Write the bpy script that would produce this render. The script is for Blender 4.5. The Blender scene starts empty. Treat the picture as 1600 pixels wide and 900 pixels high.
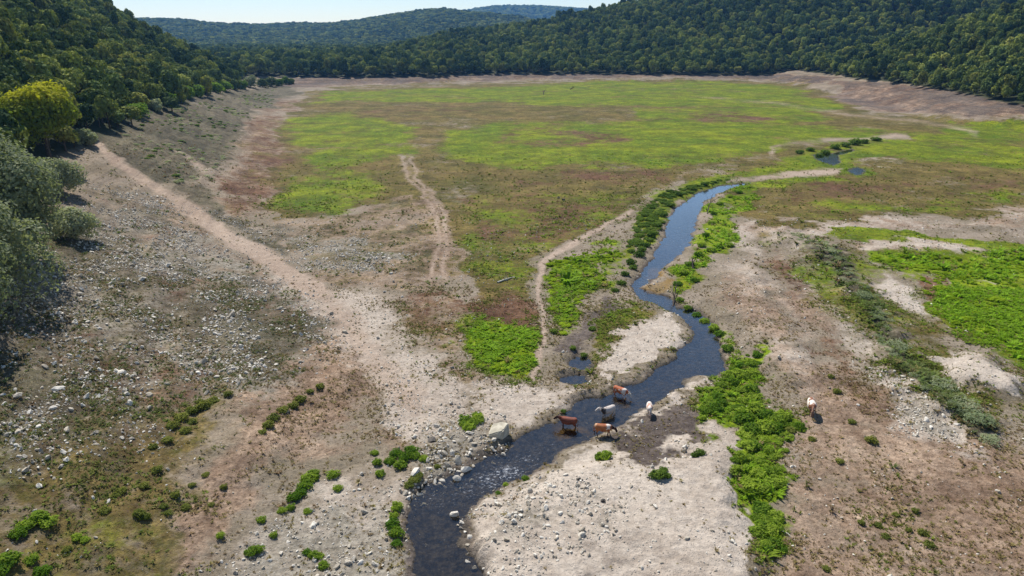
import bpy, bmesh, math, random
import numpy as np
from mathutils import Vector, Matrix, noise as mnoise

random.seed(7)
RNG = np.random.default_rng(7)
S = bpy.context.scene
C = S.collection
R = math.radians

# ---------------------------------------------------------------- camera
CAM_H = 35.0
PITCH = R(20.3)
F = 1081.0                       # focal length in pixels of the 1600 px wide photograph
cam_d = bpy.data.cameras.new("camera")
cam = bpy.data.objects.new("camera", cam_d)
C.objects.link(cam)
cam.location = (0, 0, CAM_H)
cam.rotation_euler = (math.pi / 2 - PITCH, 0, 0)
cam_d.sensor_width = 36.0
cam_d.lens = 36.0 * F / 1600.0
cam_d.clip_start = 0.5
cam_d.clip_end = 20000
S.camera = cam

# ---------------------------------------------------------------- light
SUN_EL, SUN_AZ = R(51), R(-26)   # azimuth clockwise from +Y (ahead of the camera, to the left)
w = bpy.data.worlds.new("World")
S.world = w
w.use_nodes = True
wn = w.node_tree
wn.nodes.clear()
sky = wn.nodes.new("ShaderNodeTexSky")
sky.sky_type = 'NISHITA'
sky.sun_disc = False
sky.sun_elevation = SUN_EL
sky.sun_rotation = SUN_AZ
sky.air_density = 1.0
sky.dust_density = 0.1
sky.ozone_density = 3.0
bgn = wn.nodes.new("ShaderNodeBackground")
bgn.inputs[1].default_value = 0.10
won = wn.nodes.new("ShaderNodeOutputWorld")
wn.links.new(sky.outputs[0], bgn.inputs[0])
wn.links.new(bgn.outputs[0], won.inputs[0])

sun_d = bpy.data.lights.new("sun", 'SUN')
sun_d.energy = 5.0
sun_d.angle = R(0.5)
sun_d.color = (1.0, 0.96, 0.91)
sun = bpy.data.objects.new("sun", sun_d)
C.objects.link(sun)
sv = Vector((math.sin(SUN_AZ) * math.cos(SUN_EL), math.cos(SUN_AZ) * math.cos(SUN_EL), math.sin(SUN_EL)))
sun.rotation_euler = sv.to_track_quat('Z', 'Y').to_euler()
sun.location = (-60, 120, 160)

S.view_settings.view_transform = 'Standard'
S.view_settings.look = 'None'
S.view_settings.exposure = 0.33
S.view_settings.gamma = 1.0
S.render.engine = 'CYCLES'
S.cycles.max_bounces = 6
S.cycles.diffuse_bounces = 3
S.cycles.transparent_max_bounces = 8
S.cycles.volume_bounces = 0
S.cycles.sample_clamp_indirect = 4.0

# ---------------------------------------------------------------- helpers
def tag(o, label=None, cat=None, group=None, kind=None):
    if label: o["label"] = label
    if cat: o["category"] = cat
    if group: o["group"] = group
    if kind: o["kind"] = kind
    return o

def empty(name, loc=(0, 0, 0), rz=0.0, sc=1.0):
    o = bpy.data.objects.new(name, None)
    C.objects.link(o)
    o.location = loc
    o.rotation_euler = (0, 0, rz)
    o.scale = (sc, sc, sc) if not hasattr(sc, '__len__') else sc
    o.empty_display_size = 0.2
    return o

def link(name, me, parent=None):
    o = bpy.data.objects.new(name, me)
    C.objects.link(o)
    if parent: o.parent = parent
    return o

def np_mesh(name, verts, faces, mat=None, smooth=False):
    """verts Nx3, faces MxK numpy -> mesh (all faces same size K)"""
    verts = np.asarray(verts, dtype=np.float32)
    faces = np.asarray(faces, dtype=np.int32)
    me = bpy.data.meshes.new(name)
    m, k = faces.shape
    me.vertices.add(len(verts)); me.vertices.foreach_set("co", verts.ravel())
    me.loops.add(m * k); me.loops.foreach_set("vertex_index", faces.ravel())
    me.polygons.add(m)
    me.polygons.foreach_set("loop_start", np.arange(0, m * k, k, dtype=np.int32))
    me.polygons.foreach_set("loop_total", np.full(m, k, dtype=np.int32))
    me.update(calc_edges=True)
    me.validate()
    me.polygons.foreach_set("use_smooth", np.full(m, smooth, dtype=bool))
    if mat: me.materials.append(mat)
    return me

def hash2(ix, iy, seed):
    h = (ix.astype(np.int64) * 374761393 + iy.astype(np.int64) * 668265263 + seed * 1442695041) & 0xFFFFFFFF
    h = ((h ^ (h >> 13)) * 1274126177) & 0xFFFFFFFF
    h = h ^ (h >> 16)
    return (h & 0xFFFFFF) / float(0xFFFFFF)

def vnoise(x, y, seed=0):
    x = np.asarray(x, float); y = np.asarray(y, float)
    xi = np.floor(x); yi = np.floor(y)
    fx = x - xi; fy = y - yi
    fx = fx * fx * fx * (fx * (fx * 6 - 15) + 10); fy = fy * fy * fy * (fy * (fy * 6 - 15) + 10)
    a = hash2(xi, yi, seed); b = hash2(xi + 1, yi, seed)
    c = hash2(xi, yi + 1, seed); d = hash2(xi + 1, yi + 1, seed)
    return (a + (b - a) * fx) * (1 - fy) + (c + (d - c) * fx) * fy

def fbm(x, y, seed=0, oct=4, gain=0.5):
    """about -1..1"""
    s = 0; a = 1; t = 0; f = 1.0
    for k in range(oct):
        s = s + a * (vnoise(x * f + 17.3 * k, y * f - 9.1 * k, seed + k) * 2 - 1)
        t += a; a *= gain; f *= 2.03
    return s / t * 1.5

def sstep(a, b, x):
    t = np.clip((x - a) / (b - a), 0, 1)
    return t * t * (3 - 2 * t)

def sd_poly(px, py, poly):
    """signed distance to polygon, negative inside"""
    P = np.asarray(poly, float)
    d = np.full(px.shape, 1e18); ins = np.zeros(px.shape, bool)
    n = len(P)
    for i in range(n):
        ax, ay = P[i]; bx, by = P[(i + 1) % n]
        ex, ey = bx - ax, by - ay
        L = ex * ex + ey * ey + 1e-9
        t = np.clip(((px - ax) * ex + (py - ay) * ey) / L, 0, 1)
        dx = px - ax - t * ex; dy = py - ay - t * ey
        d = np.minimum(d, dx * dx + dy * dy)
        c = ((ay > py) != (by > py)) & (px < (bx - ax) * (py - ay) / (by - ay + 1e-12) + ax)
        ins ^= c
    d = np.sqrt(d)
    return np.where(ins, -d, d)

def sd_line(px, py, line):
    """distance minus half width to a polyline of (x, y, halfwidth)"""
    d = np.full(px.shape, 1e18)
    for (ax, ay, aw), (bx, by, bw) in zip(line[:-1], line[1:]):
        ex, ey = bx - ax, by - ay
        t = np.clip(((px - ax) * ex + (py - ay) * ey) / (ex * ex + ey * ey + 1e-9), 0, 1)
        dd = np.hypot(px - ax - t * ex, py - ay - t * ey) - (aw + (bw - aw) * t)
        d = np.minimum(d, dd)
    return d

CP, SP = math.cos(PITCH), math.sin(PITCH)
def project(x, y, z):
    """world point -> photograph pixel (1600x900) and depth"""
    zz = z - CAM_H
    dep = y * CP - zz * SP
    up = y * SP + zz * CP
    dep_s = np.where(dep > 1.0, dep, 1.0)
    return 800 + F * x / dep_s, 450 - F * up / dep_s, dep

def ray(u, v):
    rx = (u - 800) / F; ry = -(v - 450) / F
    d = np.array([rx, CP + ry * SP, -SP + ry * CP])
    return d

def at_plane(u, v, z=0.0):
    d = ray(u, v)
    t = (z - CAM_H) / d[2]
    return d[0] * t, d[1] * t

# ---------------------------------------------------------------- terrain
WATER_Z = -0.42
STREAM_L = [(640,960),(645,900),(638,870),(636,850),(636,820),(640,800),(650,775),(667,757),(703,741),(743,721),(768,706),(793,699),(812,690),(833,673),(868,655),(900,630),(927,620),(960,611),(987,600),(1000,596),(1033,573),(1060,550),(1078,532),(1080,520),(1070,505),(1050,492),(1017,478),(987,462),(981,447),(996,427),(1017,403),(1023,387),(1037,367),(1043,337),(1063,317),(1090,301),(1120,291),(1150,287),(1175,285)]
STREAM_R = [(760,960),(752,900),(738,868),(730,850),(728,830),(733,800),(760,780),(790,762),(810,750),(840,733),(867,719),(900,696),(933,683),(960,667),(987,653),(1013,637),(1040,623),(1067,603),(1092,588),(1118,590),(1130,580),(1127,533),(1117,503),(1093,487),(1062,479),(1050,465),(1020,457),(1008,450),(1022,440),(1050,413),(1070,397),(1084,377),(1093,343),(1101,318),(1126,303),(1150,293),(1176,288)]
POND_C = [at_plane(u, v, WATER_Z) for u, v in [(1266,243),(1280,239),(1300,240),(1330,233),(1340,236),(1312,243),(1316,255),(1300,259),(1280,252)]]
POND_D = [at_plane(u, v, WATER_Z) for u, v in [(1325,264),(1340,261),(1353,264),(1352,271),(1338,274),(1326,270)]]
stream_px = STREAM_L + STREAM_R[::-1]
STREAM = [at_plane(u, v, WATER_Z) for u, v in stream_px]
POND_A = [at_plane(905 + 21 * math.cos(a), 567 + 12 * math.sin(a), WATER_Z) for a in np.linspace(0, 2 * math.pi, 14)[:-1]]
POND_B = [at_plane(901 + 22 * math.cos(a), 594 + 10 * math.sin(a), WATER_Z) for a in np.linspace(0, 2 * math.pi, 14)[:-1]]

MOUNDS = [  # (pixel polygon, height, feather in m)
    ([(735,860),(765,800),(830,755),(900,728),(960,722),(1060,700),(1120,682),(1150,695),(1165,760),(1180,960),(750,960)], 0.85, 2.2),
    ([(1185,360),(1230,355),(1300,385),(1345,430),(1390,500),(1420,560),(1500,620),(1550,680),(1530,700),(1460,650),(1390,590),(1350,500),(1290,420)], 1.0, 4.0),
    ([(1475,575),(1510,553),(1550,560),(1590,590),(1610,615),(1530,612)], 1.1, 2.5),
    ([(1335,392),(1400,376),(1500,382),(1555,398),(1500,402),(1400,398)], 0.7, 3.0),
    ([(1440,352),(1520,348),(1600,330),(1700,335),(1700,362),(1560,360)], 0.6, 3.0),
    ([(600,690),(680,655),(740,640),(790,650),(770,690),(700,715),(640,745)], 0.5, 2.5),
    ([(300,660),(430,560),(520,540),(560,600),(450,700),(340,800)], 0.6, 4.0),
    ([(1090,430),(1180,410),(1230,480),(1270,560),(1250,640),(1190,560),(1120,480)], 0.6, 3.0),
]
MOUNDS = [([at_plane(u, v, 0.3) for u, v in p], h, f) for p, h, f in MOUNDS]

def left_d(x, y):
    """how far inside the left bank a point lies (m)"""
    base = -18 - 0.31 * (y - 37) + 5 * fbm(y / 60, x * 0 + 3.3, 11, 3)
    d = 0.955 * (base - x)
    d2 = 0.85 * (548 - y + 8 * fbm(x / 40, y * 0, 12, 2)) + 0.10 * (-170 - x)
    return np.minimum(d, d2)

def spur_d(x, y):
    base = 186 + 14 * fbm(y / 80, x * 0 + 1.7, 21, 3) + 0.0004 * np.maximum(0, 330 - y) ** 2
    d = x - base
    d2 = 0.9 * (600 - y)
    return np.minimum(d, d2)

def back_d(x, y):
    b = 556 + 7 * fbm(x / 45, y * 0, 31, 3) + 34 * sstep(-62, -35, x) - 10 * sstep(60, 150, x)
    return y - b

def large(x, y):
    """floor, banks, hills, without the small relief"""
    d = left_d(x, y)
    zl = np.interp(d, [-5, 0, 10, 20, 30, 40, 60, 80, 100, 140, 200, 320], [0, 0.15, 1.9, 4.8, 8.4, 12.5, 25, 39, 50, 64, 76, 80])
    zl = zl + sstep(50, 140, d) * 7 * fbm(x / 70, y / 70, 41, 4)
    s = spur_d(x, y)
    zs = np.interp(s, [-4, 0, 12, 30, 60, 150, 260, 500], [0, 0.2, 4, 7.5, 18, 60, 100, 160])
    zs = zs + sstep(40, 120, s) * 9 * fbm(x / 80, y / 80, 51, 4)
    b = back_d(x, y)
    cap = np.interp(x, [-420, -200, -150, -65, 0, 50, 110, 172, 300, 450, 700, 1500], [6, 7, 9, 28, 36, 40, 49, 62, 106, 150, 190, 230])
    zb = np.interp(b, [-50, -42, -20, 0, 20, 45], [0, 0.1, 2.4, 4.0, 5.5, 7.5])
    cr = np.clip((b - 30) / 290, 0, 1)
    zb = np.where(b > 30, 7.5 + (cap - 7.5) * np.sin(cr * math.pi / 2) ** 1.15, zb)
    zb = zb - np.clip((b - 420) / 700, 0, 1) * np.maximum(cap - 25, 0) * 0.9
    zb = zb + sstep(60, 200, b) * 9 * fbm(x / 110, y / 110, 61, 4) * sstep(-160, 0, x)
    # farther ridges
    r1 = np.interp(x, [-1600, -1050, -820, -640, -520, -430, -350, -260, -180, -60, 120, 500], [66, 56, 48, 46, 50, 58, 68, 79, 82, 74, 52, 42])
    g1 = np.exp(-((y - 2150 + 120 * fbm(x / 500, y * 0, 71, 2)) / 560) ** 2)
    z1 = r1 * g1 + 10 * fbm(x / 240, y / 240, 72, 4) * g1
    r2 = np.interp(x, [-2600, -900, -500, -280, -100, 140, 380, 620, 900, 2600], [40, 40, 60, 126, 152, 156, 140, 110, 90, 90])
    g2 = np.exp(-((y - 4000) / 700) ** 2)
    z2 = (r2 + 6 * fbm(x / 300, y / 300, 81, 3)) * g2
    z = np.maximum(np.maximum(zl, zs), zb)
    z = np.where(y > 700, np.maximum(z, np.maximum(z1, z2)), z)
    # old waterlines cut small steps into the bare banks
    z = z - 0.17 * np.sin(z * 5.0 + 1.5 * fbm(x / 40, y / 40, 87, 2)) * sstep(0.5, 1.5, z) * (1 - sstep(9, 12, z)) * (y < 700)
    # a little roughness everywhere on the valley floor and banks
    z = z + 0.05 * fbm(x / 0.7, y / 0.7, 97, 2) * (np.hypot(x, y) < 130) + 0.16 * fbm(x / 14, y / 14, 91, 4) + (0.05 + 0.12 * sstep(0, 25, d)) * fbm(x / 2.2, y / 2.2, 95, 3)
    return z

def stream_sd(x, y):
    d = np.full(x.shape, 50.0)
    near = (y > 20) & (y < 260) & (x > -30) & (x < 140)
    if near.any():
        xs, ys = x[near], y[near]
        wob = 0.55 * fbm(xs / 2.4, ys / 2.4, 101, 4, .6)
        e = sd_poly(xs, ys, STREAM)
        e = np.minimum(e, sd_poly(xs, ys, POND_A)); e = np.minimum(e, sd_poly(xs, ys, POND_B))
        e = np.minimum(e, sd_poly(xs, ys, POND_C)); e = np.minimum(e, sd_poly(xs, ys, POND_D))
        d[near] = e + wob + 0.45 * sstep(62, 100, ys)
    return d

def height(x, y):
    x = np.atleast_1d(np.asarray(x, float)); y = np.atleast_1d(np.asarray(y, float))
    z = large(x, y)
    for poly, h, f in MOUNDS:
        P = np.array(poly)
        sel = (x > P[:, 0].min() - f) & (x < P[:, 0].max() + f) & (y > P[:, 1].min() - f) & (y < P[:, 1].max() + f)
        if sel.any():
            sd = sd_poly(x[sel], y[sel], poly) + 0.5 * f * fbm(x[sel] / 3, y[sel] / 3, 111, 2)
            z[sel] += h * sstep(f * 0.5, -f, sd)
    sd = stream_sd(x, y)
    bank = 1.1 + 0.012 * np.maximum(y - 60, 0)
    t = sstep(0.0, 1.0, (sd + 0.15) / bank)
    bed = WATER_Z - 0.30 * sstep(0.05, -1.3, sd) + 0.10 * fbm(x / 1.1, y / 1.1, 121, 3) - 0.02
    shore = WATER_Z + 0.06
    m = sd < bank * 1.2
    z = np.where(m, np.where(sd < 0, np.minimum(z, bed), (1 - t) * np.minimum(shore, z) + t * z), z)
    return z

def hit(u, v):
    """where the camera ray through a pixel of the photograph meets the terrain"""
    d = ray(u, v)
    ts = 30.0 * 1.004 ** np.arange(0, 1150)
    zz = CAM_H + d[2] * ts
    g = large(d[0] * ts, d[1] * ts)
    k = np.argmax(zz < g)
    if not (zz < g).any(): k = len(ts) - 1
    a, b = ts[max(k - 1, 0)], ts[k]
    tt = np.linspace(a, b, 12)
    gz = height(d[0] * tt, d[1] * tt)
    kk = np.argmax(CAM_H + d[2] * tt < gz) if (CAM_H + d[2] * tt < gz).any() else 11
    t = tt[kk]
    return d[0] * t, d[1] * t, float(gz[kk])

# ---------------------------------------------------------------- ground cover regions, drawn on the ground through the photograph
CH = ['pink', 'sand', 'grey', 'olive', 'red', 'green', 'lush', 'sage', 'mud', 'path', 'bed', 'ochre']
REG = [  # channel(s) with cover, feather px, polygon
 # far bank and right bank
 ({'pink': .7, 'grey': .3, 'red': .4, 'olive': .3, 'mud': .56}, 3, [(440,137),(470,120),(640,117),(900,114),(1080,112),(1150,110),(1290,120),(1290,132),(1240,128),(1090,121),(900,123),(640,130),(500,136)]),  # mud darkens this brown strip, the wood's shadow along it painted in
 ({'pink': .85, 'grey': .35, 'red': .4, 'mud': .56}, 5, [(1290,150),(1300,126),(1400,130),(1600,148),(1750,155),(1750,186),(1600,179),(1480,180),(1350,172)]),
 # meadow
 ({'olive': .8}, 8, [(480,138),(640,131),(900,124),(1090,122),(1250,129),(1300,150),(1345,174),(1480,182),(1750,184),(1750,335),(1500,340),(1300,345),(1190,350),(1150,330),(1130,300),(1060,280),(1000,320),(960,345),(900,375),(840,400),(830,470),(740,470),(720,400),(700,330),(640,300),(560,330),(430,345),(420,310),(445,180)]),
 ({'green': .68}, 8, [(500,140),(700,138),(900,128),(1090,126),(1240,134),(1310,165),(1260,178),(1100,165),(900,165),(700,162),(500,160)]),
 ({'green': .68}, 14, [(440,182),(560,172),(650,200),(660,240),(560,260),(500,270),(450,218)]),
 ({'green': .64}, 14, [(420,332),(450,282),(520,262),(600,270),(600,300),(560,330)]),
 ({'green': .78}, 16, [(680,205),(780,192),(900,190),(1100,185),(1240,190),(1440,205),(1420,235),(1240,222),(1150,250),(1050,268),(900,262),(760,265),(690,245)]),
 ({'green': .66}, 8, [(960,165),(1240,165),(1290,185),(1240,195),(1000,190)]),
 ({'green': .8}, 10, [(1000,322),(1060,287),(1150,264),(1240,240),(1350,215),(1430,225),(1360,255),(1350,275),(1200,290),(1110,300),(1040,330),(1020,370),(985,410),(960,450),(940,440),(975,380)]),
 ({'green': .66}, 12, [(1400,230),(1450,200),(1600,185),(1750,190),(1750,280),(1600,270),(1500,262),(1380,250)]),
 ({'green': .9}, 5, [(1480,190),(1600,182),(1750,182),(1750,205),(1560,203)]),
 ({'green': .6}, 12, [(1180,330),(1280,310),(1420,320),(1600,290),(1600,325),(1440,335),(1300,340)]),
 ({'red': .5}, 10, [(780,202),(870,194),(980,206),(1000,222),(860,232),(760,222)]),
 ({'red': .48}, 8, [(1060,174),(1150,171),(1210,183),(1180,198),(1080,192)]),
 ({'red': .56}, 14, [(800,278),(900,264),(1040,262),(1060,275),(960,298),(830,305),(760,300)]),
 ({'red': .45}, 14, [(1180,310),(1300,275),(1400,280),(1600,270),(1600,290),(1400,310),(1250,320)]),
 ({'pink': .5, 'olive': .5, 'red': .35}, 14, [(560,162),(660,158),(760,166),(760,184),(640,190),(580,182)]),
 ({'pink': .66, 'olive': .42}, 22, [(600,240),(660,245),(720,300),(740,390),(710,440),(640,450),(620,360),(600,300)]),
 ({'pink': .4, 'olive': .65, 'red': .4, 'green': .4}, 22, [(720,290),(860,296),(980,300),(1000,322),(900,375),(820,392),(740,390)]),
 ({'sand': .45}, 12, [(1180,300),(1240,268),(1300,262),(1330,280),(1240,292)]),
 # left: red-brown apron, stony green-grey bank
 ({'pink': .7, 'red': .5, 'olive': .42}, 24, [(365,188),(440,150),(485,155),(445,200),(465,260),(430,330),(365,345),(335,300),(372,240)]),
 ({'sage': .8, 'grey': .4, 'red': .3}, 14, [(150,190),(300,150),(440,130),(480,140),(430,165),(378,195),(368,240),(325,280),(360,345),(440,375),(440,402),(330,345),(250,290),(175,230)]),
 ({'pink': .6, 'olive': .4, 'sage': .3}, 14, [(420,345),(560,330),(640,300),(700,440),(690,470),(560,450),(480,430),(440,390)]),
 ({'grey': .55}, 10, [(430,365),(560,372),(640,395),(580,418),(470,415)]),
 ({'sage': .5}, 8, [(400,350),(480,352),(500,372),(430,385)]),
 ({'olive': .4, 'grey': .6, 'pink': .45, 'sage': .5, 'red': .28}, 26, [(-200,520),(-100,420),(160,300),(200,270),(330,360),(460,450),(540,520),(430,600),(350,620),(200,700),(0,760),(-200,780)]),
 ({'sage': .42}, 26, [(60,480),(170,320),(300,380),(360,450),(260,560),(120,640),(0,650)]),
 ({'olive': .6, 'green': .12, 'sage': .3}, 24, [(-250,690),(0,650),(150,610),(250,570),(370,610),(330,700),(280,800),(330,960),(-250,960)]),
 ({'pink': .9}, 22, [(430,510),(540,500),(600,570),(560,640),(450,700),(350,800),(300,900),(250,900),(300,780),(370,660)]),
 ({'pink': .7}, 22, [(200,290),(330,350),(470,440),(440,470),(330,430),(220,340)]),
 ({'sand': .55}, 26, [(400,405),(450,420),(500,445),(570,470),(580,560),(520,520),(440,470)]),
 ({'olive': .6, 'green': .38}, 20, [(1190,370),(1300,390),(1400,480),(1460,560),(1400,580),(1300,500),(1220,430)]),
 ({'sand': .5}, 10, [(1230,400),(1290,430),(1330,500),(1390,580),(1360,590),(1290,520),(1240,450)]),
 ({'sand': .72}, 24, [(475,440),(560,452),(620,480),(660,540),(720,600),(728,650),(660,680),(600,660),(590,600),(540,530)]),
 ({'sand': .85}, 18, [(590,570),(660,550),(720,600),(728,650),(660,690),(600,665)]),
 ({'sand': .5, 'grey': .45}, 18, [(350,900),(420,800),(520,760),(610,750),(640,800),(640,960),(340,960)]),
 ({'pink': .55}, 14, [(480,660),(600,660),(680,700),(640,740),(560,700),(430,740)]),
 ({'grey': .6}, 14, [(640,690),(700,655),(760,640),(795,650),(800,690),(740,725),(690,760),(650,770)]),
 ({'sand': .85}, 12, [(730,605),(850,592),(890,615),(935,616),(870,650),(800,690),(760,650)]),
 # middle
 ({'olive': .45, 'red': .36, 'pink': .6}, 16, [(620,470),(700,450),(745,480),(722,560),(745,600),(700,595),(640,530)]),
 ({'olive': .8, 'green': .54}, 18, [(740,330),(840,330),(1000,322),(900,375),(840,400),(830,450),(770,450),(715,400)]),
 ({'red': .9}, 14, [(735,470),(800,455),(845,470),(842,520),(760,505),(725,495)]),
 ({'green': .8, 'olive': .6}, 12, [(715,500),(790,490),(842,505),(838,580),(800,600),(735,585),(705,545)]),
 ({'lush': .95}, 12, [(735,512),(790,508),(835,522),(835,570),(800,584),(745,572),(727,540)]),
 ({'lush': .95}, 12, [(855,412),(900,395),(965,385),(972,400),(930,420),(948,440),(905,470),(908,500),(880,525),(858,480)]),
 ({'mud': .85}, 8, [(880,532),(915,492),(950,458),(972,466),(942,500),(915,540),(922,560),(885,560),(872,550)]),
 ({'olive': .95, 'green': .5}, 10, [(940,482),(1000,470),(1035,490),(980,520),(945,550),(930,604),(905,606),(930,570),(918,532)]),
 ({'sand': 1.0}, 5, [(955,545),(1000,502),(1045,491),(1070,508),(1068,530),(1040,556),(1000,582),(962,598),(945,575)]),
 ({'olive': .7, 'green': .3}, 7, [(1055,538),(1085,522),(1082,545),(1010,592),(985,605),(935,612),(960,600),(1010,580)]),
 # right of the stream
 ({'sand': .4, 'pink': .65}, 16, [(1095,412),(1180,400),(1220,480),(1260,540),(1280,620),(1250,640),(1190,540),(1120,470)]),
 ({'sand': .5, 'pink': .5}, 12, [(1120,370),(1180,320),(1230,300),(1190,345),(1180,395)]),
 ({'sand': .97}, 10, [(728,850),(755,785),(830,738),(900,714),(980,714),(1060,690),(1120,668),(1155,690),(1165,800),(1180,980),(745,980)]),
 ({'grey': .45}, 20, [(755,800),(830,752),(960,765),(975,820),(900,870),(770,900)]),
 ({'mud': .45}, 18, [(900,850),(970,830),(1080,860),(1060,920),(900,920)]),
 ({'mud': .92}, 8, [(930,692),(980,672),(1030,642),(1075,622),(1100,640),(1085,688),(1020,710),(960,716)]),
 ({'sand': .9}, 7, [(935,688),(1000,650),(1060,606),(1110,592),(1112,612),(1040,640),(980,674)]),
 ({'lush': .9}, 10, [(1050,462),(1090,490),(1130,520),(1140,550),(1195,545),(1170,600),(1200,640),(1255,655),(1250,680),(1210,720),(1230,740),(1200,780),(1230,800),(1225,850),(1215,890),(1190,860),(1160,800),(1150,740),(1152,690),(1160,680),(1120,660),(1090,670),(1095,630),(1130,590),(1130,540),(1090,495),(1060,472)]),
 ({'green': .9, 'lush': .55}, 7, [(1070,402),(1095,372),(1110,320),(1160,297),(1200,290),(1180,310),(1130,340),(1170,375),(1120,400),(1095,412),(1078,440),(1062,466),(1045,450),(1050,425)]),
 ({'pink': .78}, 24, [(1260,540),(1340,600),(1450,650),(1560,700),(1750,720),(1750,980),(1230,980),(1200,800),(1240,680)]),
 ({'red': .5, 'pink': .6}, 24, [(1190,385),(1250,400),(1300,480),(1340,560),(1385,640),(1340,640),(1280,560),(1220,470)]),
 ({'olive': .4}, 20, [(1340,780),(1440,760),(1500,830),(1480,900),(1340,860)]),
 ({'olive': .6, 'green': .35}, 16, [(1200,365),(1300,380),(1420,420),(1480,520),(1600,580),(1700,640),(1700,690),(1520,640),(1400,600),(1330,520),(1270,430)]),
 ({'sage': .85}, 9, [(1230,365),(1290,378),(1320,400),(1355,440),(1400,510),(1425,550),(1480,592),(1530,640),(1560,690),(1540,703),(1495,660),(1430,600),(1385,555),(1350,490),(1290,410),(1250,385)]),
 ({'sand': .6, 'pink': .7}, 6, [(1330,380),(1400,373),(1500,380),(1560,395),(1545,404),(1450,393),(1360,396)]),
 ({'sand': .42, 'pink': .6}, 8, [(1180,347),(1300,345),(1420,340),(1500,345),(1600,325),(1750,330),(1750,362),(1540,358),(1470,352),(1330,362),(1200,365)]),
 ({'sand': .9}, 8, [(1360,440),(1390,430),(1440,470),(1442,490),(1410,482)]),
 ({'sand': .95}, 8, [(1470,565),(1525,550),(1580,575),(1610,612),(1500,600)]),
 ({'sand': .7, 'grey': .5}, 14, [(1390,590),(1470,620),(1560,720),(1480,710),(1400,660)]),
 ({'sand': .5}, 14, [(1200,350),(1260,370),(1300,430),(1260,400),(1200,380)]),
 ({'lush': .7, 'green': .9}, 9, [(1350,398),(1460,398),(1550,408),(1600,380),(1750,400),(1750,640),(1600,570),(1540,540),(1450,505),(1440,470),(1480,440),(1430,432),(1380,420)]),
 ({'green': .9}, 6, [(1270,362),(1330,356),(1480,366),(1600,380),(1600,400),(1480,380),(1330,372)]),
 ({'red': .8}, 7, [(1425,432),(1490,428),(1475,445),(1450,470),(1500,520),(1470,520),(1440,480)]),
 ({'sand': .7}, 5, [(1500,430),(1550,430),(1555,438),(1505,436)]),
 ({'sand': .6, 'pink': .6}, 6, [(1330,255),(1360,245),(1420,250),(1430,258),(1380,265),(1340,268)]),
 ({'ochre': .8}, 6, [(862,672),(905,676),(925,690),(900,700),(868,692)]),
 ({'ochre': .7}, 5, [(962,628),(985,630),(985,642),(968,644)]),
 ({'ochre': .6}, 4, [(942,650),(960,652),(945,664)]),
 ({'ochre': .75, 'sand': .3}, 5, [(1000,440),(1030,425),(1050,430),(1045,458),(1020,456)]),
 ({'ochre': .5}, 5, [(1020,385),(1045,376),(1048,386),(1025,392)]),
 ({'ochre': .4}, 8, [(690,790),(740,765),(750,772),(720,800),(690,802)]),
]
LINES = [ # channel, cover, feather px, polyline (u, v, half width px)
 ({'path': 1.0}, 5, [(148,216,4),(180,250,6),(250,300,8),(330,352,10),(400,392,12),(450,425,13),(490,452,16)]),
 ({'path': .6}, 16, [(480,445,16),(530,490,22),(580,560,26),(640,620,30)]),
 ({'path': .66}, 5, [(628,247,2.5),(638,275,2.5),(660,300,2.5),(680,330,3),(684,370,3.5),(680,400,4),(672,438,4)]),
 ({'path': .66}, 5, [(640,247,2.5),(650,275,2.5),(674,302,2.5),(693,332,3),(697,372,3),(692,402,4),(694,440,4)]),
 ({'path': .95}, 3, [(985,330,2),(950,348,3),(900,378,4),(862,396,5),(846,412,5),(843,440,4),(840,465,4),(848,490,4),(849,530,5),(842,560,4),(832,588,4)]),
 ({'path': .6}, 4, [(985,330,2),(1030,300,2),(1070,270,3),(1130,258,3),(1145,258,2)]),
 ({'path': .6}, 4, [(1285,222,4),(1230,224,4),(1205,230,4),(1202,242,4),(1216,250,3)]),
 ({'path': .55, 'grey': .35}, 5, [(1090,152,1.5),(1200,160,2),(1260,168,3),(1330,180,4),(1420,188,4),(1500,200,4),(1525,208,4)]),
 ({'path': .7}, 4, [(1290,220,3),(1350,218,3),(1400,213,5),(1418,214,4)]),
 ({'path': .85}, 4, [(1140,284,2),(1200,276,2.5),(1260,270,4),(1310,268,4)]),
 ({'path': .5}, 6, [(1172,395,3),(1205,440,4),(1245,500,5),(1290,560,5),(1330,640,6)]),
 ({'path': .6}, 5, [(384,246,2),(365,268,3),(330,290,3)]),
 ({'path': .7}, 5, [(280,238,3),(300,255,5),(320,266,4),(336,270,2)]),
 ({'path': .5}, 5, [(425,350,2),(470,362,3),(510,366,3)]),
 ({'sand': .5}, 8, [(1420,360,5),(1500,352,4),(1600,330,6)]),
 ({'path': .5}, 8, [(520,560,4),(540,600,5),(560,640,6)]),
 ({'red': .7}, 6, [(640,462,4),(700,458,4)]),
]

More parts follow.
